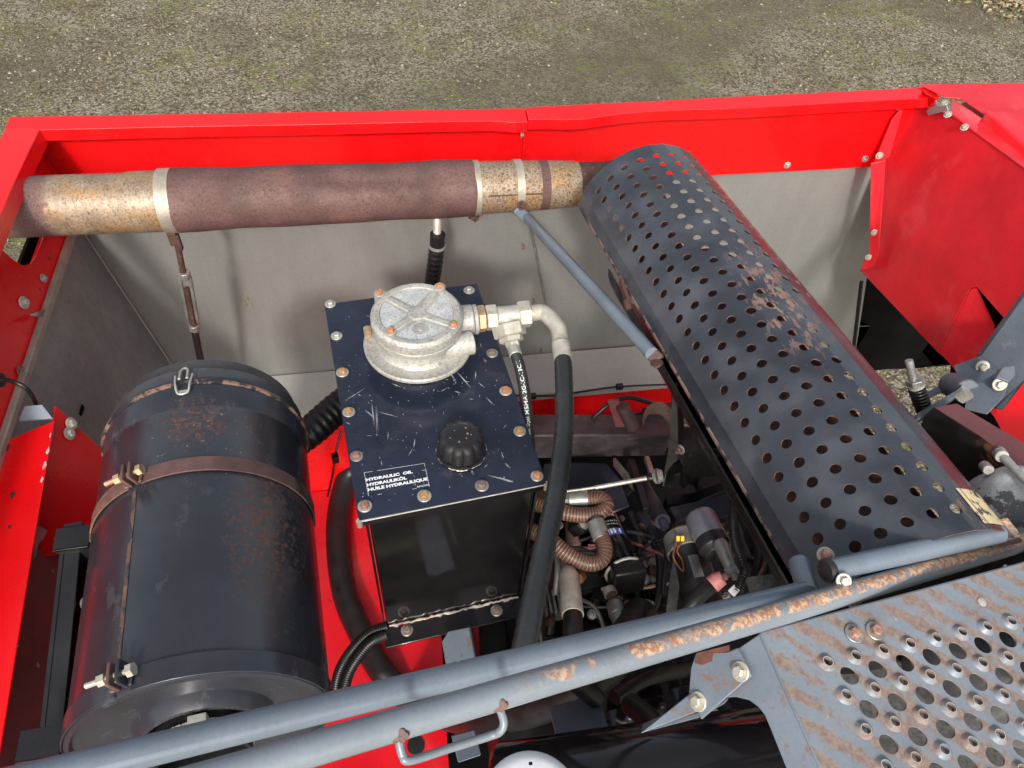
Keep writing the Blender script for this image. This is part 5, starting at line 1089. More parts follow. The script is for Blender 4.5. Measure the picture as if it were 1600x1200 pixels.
# bright control rod with a ball end
cr_ = thing('control_rod', 'thin bright steel control rod with a rubber boot and round washer', 'rod', tuple(PD(950, 757, 1.38)))
s = MB(); s.tube([PD(930, 762, 1.385), PD(1012, 747, 1.385)], .0042, 14); s.build('shaft', bright_wear, cr_)
s = MB(); s.tube([PD(886, 768, 1.385), PD(931, 761.5, 1.385)], .0030, 10); s.build('thin_end', zinc, cr_)
s = MB(); s.tube([PD(1010, 747.5, 1.385), PD(1014, 746.6, 1.385), PD(1024, 745, 1.385)], [.006, .0085, .0075], 16); s.build('boot', rubber, cr_)
s = MB(); s.tube([PD(1023, 745, 1.375), PD(1028, 744, 1.372)], [.013, .0145], 20); s.tube([PD(1028, 744, 1.372), PD(1036, 743, 1.37)], [.0145, .010], 18); s.build('washer', zinc, cr_)
s = MB(); s.bar(PD(1056, 690, 1.42), PD(1040, 762, 1.42), .024, .010, V(0, -1, 0)); s.build('carrier_arm', oily, cr_, bevel=.003)

# brown spiral hoses
def spiral(root, path, r):
    pth = resample(spline(path, 10), .00135); s = MB()
    s.tube(pth, [r + (.0007 if i % 4 == 0 else 0) for i in range(len(pth))], 20, mfun=lambda i: 1 if i % 4 == 0 else 0)
    s.build('hose', [brown_hose, brown_hose_ridge], root, smooth=70)
h1 = thing('brown_hose', 'upper brown spiral wrapped hose bent back on itself', 'hose', tuple(PD(900, 805, 1.36)), 'brown spiral wrapped hoses')
spiral(h1, [PD(826, 786, 1.40), PD(850, 791, 1.385), PD(880, 801, 1.365), PD(908, 805, 1.36), PD(934, 802, 1.36), PD(948, 790, 1.365), PD(940, 779, 1.375), PD(918, 779, 1.385)], .0135)
s = MB(); s.tube([PD(888, 781, 1.385), PD(918, 779, 1.385)], .0158, 28); s.build('crimp_sleeve', steel, h1, bevel=.001)
s = MB(); s.tube([PD(872, 782, 1.385), PD(890, 781, 1.385)], .013, 6); s.build('nut', steel, h1, bevel=.001)
h2 = thing('brown_hose', 'lower brown spiral wrapped hose with pale rings, hooking up to a grey fitting', 'hose', tuple(PD(900, 880, 1.34)), 'brown spiral wrapped hoses')
spiral(h2, [PD(815, 827, 1.33), PD(836, 832, 1.325), PD(862, 846, 1.31), PD(890, 868, 1.30), PD(918, 880, 1.30), PD(938, 876, 1.305), PD(945, 858, 1.315), PD(940, 836, 1.33)], .0138)
s = MB(); s.tube([PD(930, 814, 1.345), PD(940, 842, 1.328)], .0160, 28); s.build('crimp_sleeve', steel, h2, bevel=.001)
s = MB(); s.tube(spline([PD(905, 823, 1.38), PD(918, 812, 1.37), PD(930, 812, 1.355), PD(933, 820, 1.345)], 6), .0125, 18); s.build('elbow', steel, h2)
s = MB(); s.tube([PD(896, 826, 1.39), PD(912, 818, 1.375)], .018, 6); s.build('nut', oily, h2, bevel=.001)

# vertical hose end with a grey crimp sleeve
vh = thing('suction_hose', 'black hose with a long pale grey crimp sleeve, below the brown hoses', 'hose', tuple(PD(895, 980, 1.18)))
s = MB(); s.tube([PD(884, 868, 1.335), PD(888, 898, 1.29)], .0125, 22); s.build('stem', steel, vh)
s = MB(); s.tube([PD(888, 893, 1.295), PD(889, 902, 1.28), PD(895, 962, 1.215)], [.0135, .0178, .0182], 30); s.build('crimp_sleeve', fitting, vh, bevel=.001)
s = MB(); s.tube(spline([PD(895, 958, 1.218), PD(896, 1000, 1.17), PD(900, 1060, 1.16), PD(930, 1090, 1.2)], 8), .0160, 24); s.build('hose', rubber, vh)
pf = thing('pipe_union', 'small grey pipe union with a rusty collar, above the blue rails', 'union', tuple(PD(965, 960, 1.30)))
s = MB(); s.tube([PD(956, 930, 1.33), PD(962, 948, 1.31)], .0105, 6); s.build('hex_nut', rust_strap, pf, bevel=.001)
s = MB(); s.tube([PD(960, 944, 1.312), PD(965, 962, 1.29)], .0145, 20); s.tube([PD(964, 960, 1.292), PD(970, 985, 1.26), PD(980, 1015, 1.24)], [.012, .011, .011], 18); s.build('union_body', steel, pf, bevel=.001)
s = MB(); s.tube([PD(951, 921, 1.345), PD(955, 930, 1.335)], .0125, 14); s.build('collar', bright_wear, pf)
bolt(pf, PD(981, 946, 1.31), (.2, -.5, .8), .010, 'rusty')

# fuel filter canister
ff = thing('spin_on_filter', 'black spin-on filter can with white print and a silver ring clamp', 'filter', tuple(PD(965, 850, 1.42)))
f0, f1 = PD(938, 805, 1.475), PD(976, 893, 1.365); fa = (f1 - f0).normalized(); FL = (f1 - f0).length
s = MB(); s.lathe(f0, fa, [(-.004, .0), (-.004, .024), (0, .0300), (.006, .0325), (FL - .01, .0325), (FL, .030), (FL, 0)], 40); s.build('can', black_gloss, ff, smooth=40)
s = MB(); fsd, fu, _ = frame(fa); cc = f0 + fa * (FL * 1.0)
s.tube([cc + (fsd * cos(t) + fu * sin(t)) * .0355 for t in [(-.3 + i * .115) for i in range(56)]], .0028, 8); s.build('ring_clamp', zinc, ff)
s = MB(); s.box(f1 + fa * .012, (.030, .03, .016), (fsd, fu, fa)); s.build('filter_head', oily, ff, bevel=.004)
vw = (C0 - f0.lerp(f1, .5)); vw = (vw - fa * vw.dot(fa)).normalized(); fx = fa.cross(vw).normalized()
def can(x, y, R_=.0327):                                  # x round the can, y along it
    a_ = x / R_; return f0 + fa * y + (vw * cos(a_) + fx * sin(a_)) * R_
s = MB()
for txt, size, y_, wd, bo in (('HIFI', .015, .066, .040, .03), ('W 62192', .010, .026, .042, .02), ('FILTRATION', .0045, .044, .036, 0), ('SPIN-ON', .0045, .052, .030, 0)):
    v_, f_ = text_mesh(txt, size, bo); mx = max(v.x for v in v_); k_ = wd / mx
    s.add([can(-.028 + v.x * k_, y_ + v.y, .03275) for v in v_], f_)
s.build('printed_lettering', white_print, ff, smooth=None, recalc=False)
s = MB(); nb = 24
for i in range(nb + 1): a_ = -.034 + .05 * i / nb; s.v += [can(a_, .0640, .0326), can(a_, .0800, .0326)]
for i in range(nb): s.f.append([2 * i, 2 * i + 1, 2 * i + 3, 2 * i + 2]); s.m.append(0)
s.build('printed_band', blue_label, ff, smooth=60, recalc=False)

# starter motor
sm_ = thing('starter_motor', 'grimy starter motor with a bluish steel solenoid and black end cap', 'starter', tuple(PD(1110, 860, 1.30)))
a0, a1 = PD(1088, 796, 1.32), PD(1139, 899, 1.225); sa = (a1 - a0).normalized(); SL = (a1 - a0).length
s = MB(); s.lathe(a0, sa, [(SL * .10, 0), (SL * .10, .024), (SL * .14, .0270), (SL * .46, .0270), (SL * .46, 0)], 36); s.build('solenoid', starter_blue, sm_, smooth=40)
s = MB(); s.lathe(a0, sa, [(SL * .46, .0275), (SL * .60, .0285), (SL * .62, .026), (SL * .70, .022), (SL * .70, 0)], 36); ssd, su, _ = frame(sa)
s.box(a0 + sa * SL * .64 + ssd * .0, (.008, .014, .012), (ssd, su, sa)); s.build('end_cap', cap_black, sm_, smooth=40, bevel=.0015)
s = MB(); s.tube([PD(1124, 846, 1.235), PD(1128, 854, 1.228), PD(1139, 880, 1.205), PD(1142, 888, 1.20)], [.010, .0125, .0105, .009], 18); s.tube([PD(1141, 887, 1.20), PD(1146, 897, 1.193)], .0115, 6); s.tube([PD(1146, 896, 1.193), PD(1149, 905, 1.187)], .0055, 12); s.build('terminal', steel, sm_)
s = MB(); s.tube([PD(1085, 805, 1.31), PD(1098, 826, 1.285)], .0135, 20); s.tube([PD(1100, 800, 1.33), PD(1108, 822, 1.29)], .0105, 16); s.build('nose_casting', cast_alu, sm_)
sb0, sb1 = PD(1068, 842, 1.36), PD(1106, 965, 1.25)
s = MB(); ba = (sb1 - sb0).normalized(); s.lathe(sb0, ba, [(-.01, 0), (-.01, .030), (.0, .034), (.028, .036), (.032, .0335), (.16, .0335), (.165, .028), (.165, 0)], 36); s.build('motor_body', black_satin, sm_, smooth=40)
s = MB(); s.lathe(sb0, ba, [(-.012, 0), (-.012, .028), (-.004, .036), (.03, .0375), (.031, .034)], 36); s.build('flange_casting', steel, sm_, smooth=40)
s = MB(); mv = (C0 - sb0); mv = (mv - ba * mv.dot(ba)).normalized(); mx_ = mv.cross(ba)
def mot(x, y, R_=.0340): return sb0 + ba * y + (mv * cos(x) + mx_ * sin(x)) * R_
s = MB()
for i in range(9): a_ = -.05 + .5 * i / 8; s.v += [mot(a_, .055), mot(a_, .098)]
for i in range(8): s.f.append([2 * i, 2 * i + 1, 2 * i + 3, 2 * i + 2]); s.m.append(0)
s.build('data_plate', steel, sm_, smooth=60, recalc=False)
s = MB(); s.tube([PD(1073, 866, 1.325), PD(1096, 916, 1.262)], .0022, 8); s.build('through_bolt', bright_wear, sm_)
quad_plate('rusty_bracket', [(1054, 815, 1.37), (1085, 800, 1.36), (1120, 795, 1.36), (1135, 815, 1.34), (1100, 830, 1.34), (1060, 842, 1.36)], V(0, 0, -.02), rust_dark, sm_)
gs = thing('braided_strap', 'flat grey braided earth strap beside the starter motor', 'strap', tuple(PD(1050, 930, 1.3)))
pp = spline([PD(1062, 850, 1.34), PD(1060, 868, 1.325), PD(1055, 900, 1.30), PD(1050, 940, 1.28), PD(1046, 985, 1.27)], 8)
s = MB(); o = len(s.v)
for p in pp: s.v += [p - RGT * .0085, p + RGT * .0085, p + RGT * .0085 - FWD * .003, p - RGT * .0085 - FWD * .003]
for i in range(len(pp) - 1):
    for j in range(4): s.f.append([i * 4 + j, i * 4 + (j + 1) % 4, (i + 1) * 4 + (j + 1) % 4, (i + 1) * 4 + j]); s.m.append(0)
s.build('braid', grey_strap, gs)
ow = thing('orange_wire_loop', 'loop of thin orange wire with two yellow connectors above the braided strap', 'wire', tuple(PD(1060, 860, 1.3)))
s = MB(); s.tube(spline([PD(1058, 844, 1.318), PD(1052, 868, 1.30), PD(1060, 885, 1.29), PD(1068, 892, 1.285), PD(1066, 875, 1.295), PD(1058, 860, 1.305), PD(1068, 844, 1.318)], 8), .0016, 8); s.build('wire', orange_wire, ow)
for px, py in ((1059, 841), (1066, 841)):
    s = MB(); s.box(PD(px, py, 1.316), (.0032, .0032, .0048), (RGT, FWD, UPV)); s.build('connector', yellow_plastic, ow, bevel=.0008)
pk_ = thing('battery_cable', 'black battery cable with a pink end boot over the starter motor', 'cable', tuple(PD(1100, 930, 1.22)))
s = MB(); s.tube(spline([PD(1114, 912, 1.20), PD(1098, 926, 1.195), PD(1080, 944, 1.19), PD(1060, 970, 1.19)], 8), .0125, 18); s.build('cable', rubber, pk_)
s = MB(); s.tube([PD(1112, 914, 1.20), PD(1120, 907, 1.20), PD(1130, 902, 1.198)], [.0140, .0140, .0115], 16); s.tube([PD(1128, 903, 1.198), PD(1136, 900, 1.197)], .006, 10); s.build('boot', pink_plastic, pk_, bevel=.001)
def conduit(name, label, path, r, cat='conduit', grp=None, pitch=.0036):
    t_ = thing(name, label, cat, tuple(path[-1]), grp); pth = resample(spline(path, 10), pitch / 4)
    s = MB(); s.tube(pth, [r + .0011 * (1 if i % 4 < 2 else 0) for i in range(len(pth))], 14); s.build('sleeve', rubber, t_, smooth=30); return t_
c1_ = conduit('corrugated_conduit', 'black corrugated conduit curving down beside the starter motor', [PD(1152, 762, 1.25), PD(1146, 800, 1.23), PD(1148, 840, 1.20), PD(1158, 872, 1.17), PD(1164, 890, 1.16), PD(1160, 905, 1.15), PD(1150, 924, 1.15)], .0068)
s = MB(); s.bar(PD(1152, 918, 1.148), PD(1142, 928, 1.148), .012, .008); s.build('plug', white_plastic, c1_, bevel=.001)

# ribbed intake hose and the big hose on the floor plate
ih = thing('intake_hose', 'ribbed black intake hose between the air cleaner and the tank', 'hose', tuple(PD(510, 670, 1.35)))
pth = resample(spline([PD(455, 695, 1.36), PD(490, 670, 1.37), PD(530, 635, 1.40), PD(580, 600, 1.45)], 10), .0025)
s = MB(); s.tube(pth, [.029 + .0009 * sin(i * 2 * pi / 5) for i in range(len(pth))], 28); s.build('hose', rubber, ih, smooth=60)
lh = thing('floor_hose', 'large black hose curving over the red floor plate under the rails', 'hose', tuple(PD(560, 1000, 1.5)))
hz_ = zd + .035
pth = resample(spline([PZ(572, 705, hz_ + .1), PZ(546, 740, hz_ + .03), PZ(531, 790, hz_), PZ(528, 850, hz_), PZ(538, 925, hz_), PZ(562, 985, hz_), PZ(598, 1050, hz_), PZ(650, 1098, hz_), PD(730, 1120, 1.50), PD(830, 1105, 1.35), PD(920, 1062, 1.28), PD(975, 1010, 1.24), PD(1000, 960, 1.32)], 12), .006)
s = MB(); s.tube(pth, .0335, 28); s.build('hose', rubber, lh, smooth=60)
for k_, (pts, lab) in enumerate((([PD(606, 978, 1.20), PD(575, 990, 1.20), PD(548, 1018, 1.20), PD(530, 1050, 1.20), PD(522, 1090, 1.20)], 'black corrugated conduit nearest the floor hose, leaving the tank foot'), ([PD(603, 992, 1.19), PD(580, 1003, 1.185), PD(560, 1026, 1.185), PD(544, 1054, 1.185), PD(534, 1095, 1.19)], 'black corrugated conduit bundled in front, leaving the tank foot'))):
    c_ = conduit('corrugated_conduit', lab, pts, .0078, grp='corrugated conduits at the tank foot')
td_ = thing('tie_strap', 'thin black strap hanging beside the tank, against the red sheet', 'strap', tuple(PD(520, 720, 1.4)))
s = MB(); s.tube(spline([PD(533, 672, 1.42), PD(525, 705, 1.42), PD(520, 740, 1.44), PD(512, 775, 1.5)], 6), .0022, 8); s.box(PD(524, 716, 1.418), (.006, .005, .010)); s.build('strap', rubber, td_)
# blue grey brackets under the tank and among the hoses
s = MB(); s.poly([PD(690, 1003, 1.30), PD(700, 987, 1.30), PD(733, 980, 1.30), PD(742, 1030, 1.26), PD(748, 1075, 1.22), PD(704, 1085, 1.22)], V(.004, .004, -.008)); o_ = s.build('angle_bracket', plate_mat, None, bevel=.0015); tag(o_, 'blue grey angle bracket below the tank, cut off by the rails', 'bracket')
o_ = quad_plate('frame_plate', [(858, 1105, 1.22), (935, 1086, 1.22), (958, 1160, 1.12), (876, 1176, 1.12)], V(.0, .004, -.01), plate_mat, None); tag(o_, 'scraped blue grey plate below the rails, above the black drum', 'plate')
o_ = quad_plate('lower_plate', [(705, 1150, 1.16), (742, 1140, 1.16), (752, 1180, 1.12), (716, 1192, 1.12)], V(.0, .004, -.01), plate_mat, None); tag(o_, 'small blue grey plate at the edge of the red floor plate', 'plate')
s = MB(); s.bar(PD(768, 972, 1.44), PD(775, 1100, 1.34), .05, .06); o_ = s.build('tank_leg', dark_void, None, bevel=.003); tag(o_, 'black square leg under the hydraulic tank', 'support leg')
for (a_, b2, c2, r, lab) in (((960, 1090, 1.15), (1010, 1060, 1.2), (1080, 1045, 1.3), .012, 'black hose crossing the shade under the rusty rail'), ((985, 1100, 1.10), (1015, 1125, 1.05), (1040, 1160, 1.0), .016, 'short black pipe above the drum, under the step guard')):
    s = MB(); s.tube(spline([PD(*a_), PD(*b2), PD(*c2)], 10), r, 16); o_ = s.build('dark_hose', rubber, None); tag(o_, lab, 'hose')

# ------------------------------------------------------------------ black drum and white cap at the bottom edge
dr = thing('black_drum', 'glossy black drum lying under the step guard', 'drum', tuple(PD(1060, 1190, .95)))
d0, d1 = PD(850, 1256, .98), PD(1290, 1196, .96); da = (d1 - d0).normalized(); DL = (d1 - d0).length
s = MB(); s.lathe(d0, da, [(-.06, 0), (-.06, .070), (-.05, .080), (DL + .05, .080), (DL + .06, .07), (DL + .06, 0)], 64, rfun=lambda h, t: 1 + .006 * sin(h * 40 + 2 * sin(t * 2))); s.build('shell', black_gloss, dr, smooth=50)
wc = thing('white_cap', 'white plastic cap peeping in at the bottom edge', 'cap', tuple(PD(835, 1215, .72)))
s = MB(); wp = PD(832, 1252, .72); s.lathe(wp, V(.05, .1, 1), [(-.05, .05), (-.004, .048), (.002, .044), (.006, .034), (.008, 0)], 48); s.build('cap', white_plastic, wc, smooth=50)
s = MB(); s.box(PD(829, 1193, .70), (.0016, .0012, .001)); s.build('speck', dark_void, wc)

# ------------------------------------------------------------------ step guard at the lower right
stp = thing('step_guard', 'rust streaked blue grey step plate with raised and plain holes', 'step plate', (.45, .15, 2.60))
SP0, SA, SB = V(.3411, .1885, 2.6666), V(.0289, .0025, -.0030), V(.0052, -.0277, -.0028); SN = SB.cross(SA).normalized()
if SN.z < 0: SN = -SN
D_, E_ = (SA + SB) / 2, (SA - SB) / 2
def spn(px, py): return hit(px, py, SP0, SN)
outer = [spn(1189, 989), spn(1600, 879.5), spn(2000, 773), spn(2000, 1500), spn(1420, 1500)]
def cells(region):
    s = MB(); N = 24
    for p in range(-8, 26):
        for q in range(-12, 18):
            c_ = SP0 + D_ * p + E_ * q; i_, j_ = (p + q) / 2, (p - q) / 2
            inl = -.05 <= i_ <= 12.6 and -.05 <= j_ <= 8.1 and not (j_ < .3 and i_ > 12)
            typ = 0 if not inl else (1 if (p + q) % 2 == 0 else 2)
            def pt(a_, b2, h=0): return c_ + D_ * a_ + E_ * b2 + SN * h
            o = len(s.v)
            if typ == 0: s.add([pt(-.5, -.5), pt(.5, -.5), pt(.5, .5), pt(-.5, .5)], [[0, 1, 2, 3]]); continue
            rings = [[pt(*sq(2 * pi * k / N)) for k in range(N)]]
            if typ == 1: prof = [(.0085, 0), (.0070, .0010), (.0056, .0027), (.0047, .0036), (.0041, .0036), (.0039, .0026), (.0039, -.002)]
            else: prof = [(.0084, 0), (.0082, -.002)]
            dl = D_.length
            for (r, h_) in prof: rings.append([pt(r / dl * cos(2 * pi * k / N), r / dl * sin(2 * pi * k / N), h_) for k in range(N)])
            for rg in rings: s.v += rg
            for m in range(len(rings) - 1):
                for k in range(N): s.f.append([o + m * N + k, o + m * N + (k + 1) % N, o + (m + 1) * N + (k + 1) % N, o + (m + 1) * N + k]); s.m.append(1 if typ == 1 and m in (4,) else 0)
    return s
s = cells(None); me_ = bpy.data.meshes.new('tmp'); me_.from_pydata(s.v, [], s.f)
for i, p in enumerate(me_.polygons): p.material_index = s.m[i]
b = bmesh.new(); b.from_mesh(me_); bmesh.ops.remove_doubles(b, verts=b.verts, dist=.00005)
cen_ = sum(outer, V(0, 0, 0)) / len(outer)
for i in range(len(outer)):
    a_, b2 = outer[i], outer[(i + 1) % len(outer)]; n_ = (b2 - a_).cross(SN).normalized()
    if n_.dot(cen_ - a_) > 0: n_ = -n_
    bmesh.ops.bisect_plane(b, geom=b.verts[:] + b.edges[:] + b.faces[:], plane_co=a_, plane_no=n_, clear_outer=True)
b.to_mesh(me_); b.free(); s.v = [v.co.copy() for v in me_.vertices]; s.f = [list(p.vertices) for p in me_.polygons]; s.m = [p.material_index for p in me_.polygons]; bpy.data.meshes.remove(me_)
s.build('tread_plate', [step_mat, bright_wear], stp, smooth=22, solid=0)
s = MB(); lo = -SN * .0022; b0_, b1_ = outer[0], outer[2]
s.bar(outer[0] + lo, outer[2] + lo, .003, .0035, SN); s.bar(outer[0] + lo, outer[4] + lo, .003, .0035, SN); s.build('folded_edge', plate_mat, stp, bevel=.001)
# side face folded down at the left, with the curved cut-out
sfn = V(-.80, -.12, .55).normalized()
def sf(px, py, off=0): return hit(px, py, outer[0] + sfn * off, sfn)
arc = [(1098, 1110), (1112, 1098), (1130, 1090), (1150, 1089), (1170, 1094), (1185, 1105), (1195, 1118), (1204, 1140), (1222, 1185), (1240, 1230), (1300, 1380)]
s = MB(); s.poly([outer[0], outer[0].lerp(outer[4], 1.0)] + [sf(*p) for p in arc[::-1]] + [sf(1088, 1112), sf(1000, 1146), sf(1082, 1080), sf(1150, 1015)], -sfn * .003); s.build('side_face', plate_mat, stp, bevel=.0008)
s = MB(); s.poly([sf(1090, 1020, .002), sf(1140, 1018, .004), sf(1155, 1012, .004), sf(1177, 1055, .003), sf(1098, 1124, .003), sf(1092, 1106, .003), sf(1079, 1082, .003), sf(1082, 1044, .003)], sfn * .003); fl_ = MB(); fl_.poly([sf(1001, 1146, -.003), sf(1040, 1129, -.003), sf(1090, 1112, -.003), sf(1140, 1090, -.003), sf(1132, 1100, -.003), sf(1092, 1122, -.003)], V(.012, .016, -.03)); fl_.build('lower_flange', arm_blue, stp, bevel=.001)
gus = s.build('gusset_plate', plate_mat, stp, bevel=.001)
s = MB(); s.poly([sf(1086, 1036, .0055), sf(1090, 1020, .0055), sf(1140, 1008, .0055), sf(1141, 1030, .0055), sf(1128, 1036, .0055), sf(1110, 1034, .0055), sf(1098, 1039, .0055)], sfn * .0008); s.build('rust_patch', surf('maroon_rust_patch', (.14, .055, .04), .8, var=.3, vs=60), gus)
for px, py in ((1157, 1049), (1091, 1096)): bolt(stp, sf(px, py, .0065), sfn, .0088, 'pale')
for px, py in ((1334, 990), (1367, 986)): bolt(stp, hit(px, py, SP0 + SN * .001, SN), SN, .0085, 'rosepair')
s = MB(); s.lathe(spn(1534, 941), SN, [(.0005, .0045), (.0009, .003), (.0012, 0)], 10); s.build('paint_chip', bright_wear, stp)

# ------------------------------------------------------------------ blue grey rails
def inv(px, py, x0, d0, x1, d1):
    w = 1 / d0 + (1 / d1 - 1 / d0) * (px - x0) / (x1 - x0); return PD(px, py, 1 / w)
RR = .0104
def lowp(px): return inv(px, 1225 + (847 - 1225) * (px - 300) / 1300, 300, .429, 1600, .85)
def upp(px): return inv(px, 1183 + (925 - 1183) * (px - 190) / 1065, 190, .483, 1255, .735)
lr = thing('rusty_rail', 'blue grey rail with rust along its top and a small welded handle', 'rail', tuple(lowp(900) - ZUP * .01))
s = MB(); pts = [lowp(300).lerp(lowp(1600), t) for t in [(-.25 + 1.36 * i / 40) for i in range(41)]]; s.tube(pts, RR, 28); s.build('tube', rail_rust, lr, smooth=60)
hp0, hp1 = lowp(624), lowp(779)
dn = V(0, -.35, -.94).normalized()
def hd(px, py, d): return PD(px, py, d)
dh0, dh1 = (hp0 - C0).dot(FWD), (hp1 - C0).dot(FWD)
s = MB(); s.tube(spline([hd(622, 1140, dh0 + .012), hd(624, 1160, dh0 + .010), hd(629, 1180, dh0 + .009), hd(641, 1188, dh0 + .010), hd(700, 1170, dh0 + .03), hd(765, 1150, dh1 + .010), hd(782, 1142, dh1 + .008), hd(787, 1128, dh1 + .008), hd(781, 1108, dh1 + .010), hd(777, 1096, dh1 + .012)], 8), .0030, 14); s.build('handle', rail_rust, lr, smooth=60)
for px, py, d in ((623, 1149, dh0 - .010), (779, 1102, dh1 - .010)):
    s = MB(); c_ = hd(px, py, d)
    for i in range(6): a_ = i * 1.05; s.lathe(c_ + RGT * (.0040 * cos(a_)) + UPV * (.0024 * sin(a_)), -FWD, [(-.010, 0), (-.008, .0032), (.001, .0026), (.002, 0)], 8)
    s.build('weld', rust_strap, lr, smooth=60)
bolt(lr, lowp(1338) + V(.0, -.004, -.010) , (.1, -.75, .65), .0088, 'rustpair')
s = MB(); e_ = PD(1560, 833, .80); s.poly([PD(1540, 815, .812), PD(1574, 808, .825), PD(1598, 838, .815), PD(1562, 848, .80)], V(0, 0, -.003)); s.build('lug', rail_rust, lr, bevel=.001)
s = MB(); re2 = random.Random(4)
for i in range(9): p = PD(1552 + i * 5, 851 - i * .8, .80 + .002 * i); s.lathe(p, -FWD, [(-.003, 0), (-.002, .0032), (.001, .0028), (.002, 0)], 8)
s.build('weld', rust_strap, lr, smooth=60)
ur = thing('plain_rail', 'plain blue grey rail with a capped elbow end, just above the rusty rail', 'rail', tuple(upp(700) - ZUP * .01))
s = MB(); pts = [upp(190).lerp(upp(1262), t) for t in [(-.25 + 1.25 * i / 40) for i in range(41)]]; s.tube(pts, RR * .985, 28); s.build('tube', blue_grey, ur, smooth=60)
s = MB(); ea = upp(1262); eb = PD(1249, 880, .775); s.tube([ea - (eb - ea) * .12, ea.lerp(eb, .5), eb], RR * 1.03, 28); s.build('elbow_stub', blue_grey, ur, smooth=60)
s = MB(); s.tube([eb - (eb - ea).normalized() * .001, eb + (eb - ea).normalized() * .0015], RR * .95, 24); s.build('stub_cap', cap_black, ur, bevel=.0006)
cr2 = thing('capped_tube', 'short blue grey tube with a black end cap, along the near end of the guard', 'tube', tuple(PD(1420, 870, .76)))
t0_, t1_ = PD(1296, 891, .715), PD(1560, 833, .80)
s = MB(); s.tube([t0_, t0_.lerp(t1_, .5), t1_], RR * 1.02, 28); s.build('tube', blue_grey, cr2, smooth=60)
dd2 = (t1_ - t0_).normalized(); s = MB(); s.lathe(t0_, -dd2, [(0, RR * 1.02), (0, RR * 1.12), (.0035, RR * 1.12), (.0055, RR * .9), (.0057, 0)], 28); s.build('end_cap', cap_black, cr2, smooth=40)
bolt(cr2, PD(1290, 868, .735), (-.2, -.2, 1), .0085, 'rustpair'); bolt(cr2, PD(1318, 908, .70), (-.1, -.5, .8), .0075, 'plain')

# ------------------------------------------------------------------ right hand side: linkage, arm, beam, casting
lk = thing('linkage_bracket', 'grey clevis linkage with two bolts, between the guard and the red hopper panel', 'linkage', tuple(PD(1510, 600, 1.16)))
def Q(px, py, d): return PD(px, py, d)
s = MB(); s.poly([Q(1490, 572, 1.22), Q(1534, 556, 1.22), Q(1575, 592, 1.17), Q(1545, 618, 1.17), Q(1510, 640, 1.17)], V(.012, .006, .0).normalized() * .004); s.build('far_cheek', arm_blue, lk, bevel=.0012)
s = MB(); s.poly([Q(1514, 607, 1.15), Q(1556, 583, 1.15), Q(1576, 597, 1.13), Q(1566, 622, 1.12), Q(1542, 648, 1.12), Q(1506, 640, 1.14)], V(.012, .006, .0).normalized() * .004); s.build('near_cheek', arm_blue, lk, bevel=.0012)
s = MB(); s.poly([Q(1434, 645, 1.14), Q(1500, 606, 1.145), Q(1500, 616, 1.14), Q(1440, 655, 1.13), Q(1432, 655, 1.13)], V(.01, .01, -.03)); s.build('fork_arm', arm_blue, lk, bevel=.0015)
s = MB(); s.poly([Q(1442, 615, 1.20), Q(1470, 602, 1.20), Q(1490, 592, 1.20), Q(1492, 602, 1.19), Q(1470, 612, 1.19), Q(1444, 626, 1.19)], V(.0, .01, -.03)); s.build('fork_arm', arm_blue, lk, bevel=.0015)
s = MB(); s.tube([Q(1484, 600, 1.20), Q(1512, 612, 1.15)], .019, 24); s.build('pivot_barrel', arm_blue, lk, bevel=.002)
s = MB(); s.tube([Q(1498, 622, 1.145), Q(1512, 612, 1.135)], [.010, .012], 18); s.build('pin_head', bright_wear, lk)
for px, py, d in ((1535, 573, 1.20), (1562, 600, 1.125)): bolt(lk, Q(px, py, d), (-.35, -.8, .5), .0105, 'pale')
sbt = thing('spring_bolt', 'long upright bolt with a coil spring, beside the perforated guard', 'spring bolt', tuple(Q(1440, 640, 1.16)))
s = MB(); s.tube([Q(1420, 563, 1.13), Q(1431, 612, 1.15)], .0060, 16); s.build('stud', steel, sbt, bevel=.001)
s = MB(); a_ = Q(1429, 592, 1.142); b2 = Q(1431, 600, 1.146); s.tube([a_, b2], .0135, 6); s.build('nut', steel, sbt, bevel=.001)
s = MB(); s.tube([Q(1430.5, 600, 1.145), Q(1431.5, 604, 1.147)], .0125, 20); s.build('washer', zinc, sbt)
s0_, s1_ = Q(1431, 603, 1.147), Q(1444, 640, 1.165); sxd, syd, sd_ = frame(s1_ - s0_); L_ = (s1_ - s0_).length
s = MB(); s.tube([s0_ + sd_ * (L_ * i / 260) + (sxd * cos(i * .19) + syd * sin(i * .19)) * .0105 for i in range(261)], .0020, 8); s.build('coil_spring', black_satin, sbt, smooth=60)
s = MB(); s.tube([s0_, s1_], .007, 12); s.build('core', black_satin, sbt)
ag = thing('lift_arm', 'dull blue grey lift arm at the right edge, in front of the red hopper panel', 'arm', tuple(Q(1570, 580, 1.12)))
s = MB(); s.poly([Q(1532, 556, 1.26), Q(1600, 462, 1.24), Q(1700, 330, 1.20), Q(1740, 420, 1.16), Q(1606, 590, 1.20), Q(1568, 640, 1.20), Q(1556, 640, 1.22)], V(.006, .012, -.01)); s.build('arm_plate', arm_blue, ag, bevel=.0015)
s = MB(); s.poly([Q(1566, 573, 1.125), Q(1586, 570, 1.125), Q(1587, 586, 1.12), Q(1577, 597, 1.115), Q(1556, 590, 1.12)], V(.004, .006, -.015)); s.build('stop_block', arm_blue, ag, bevel=.002)
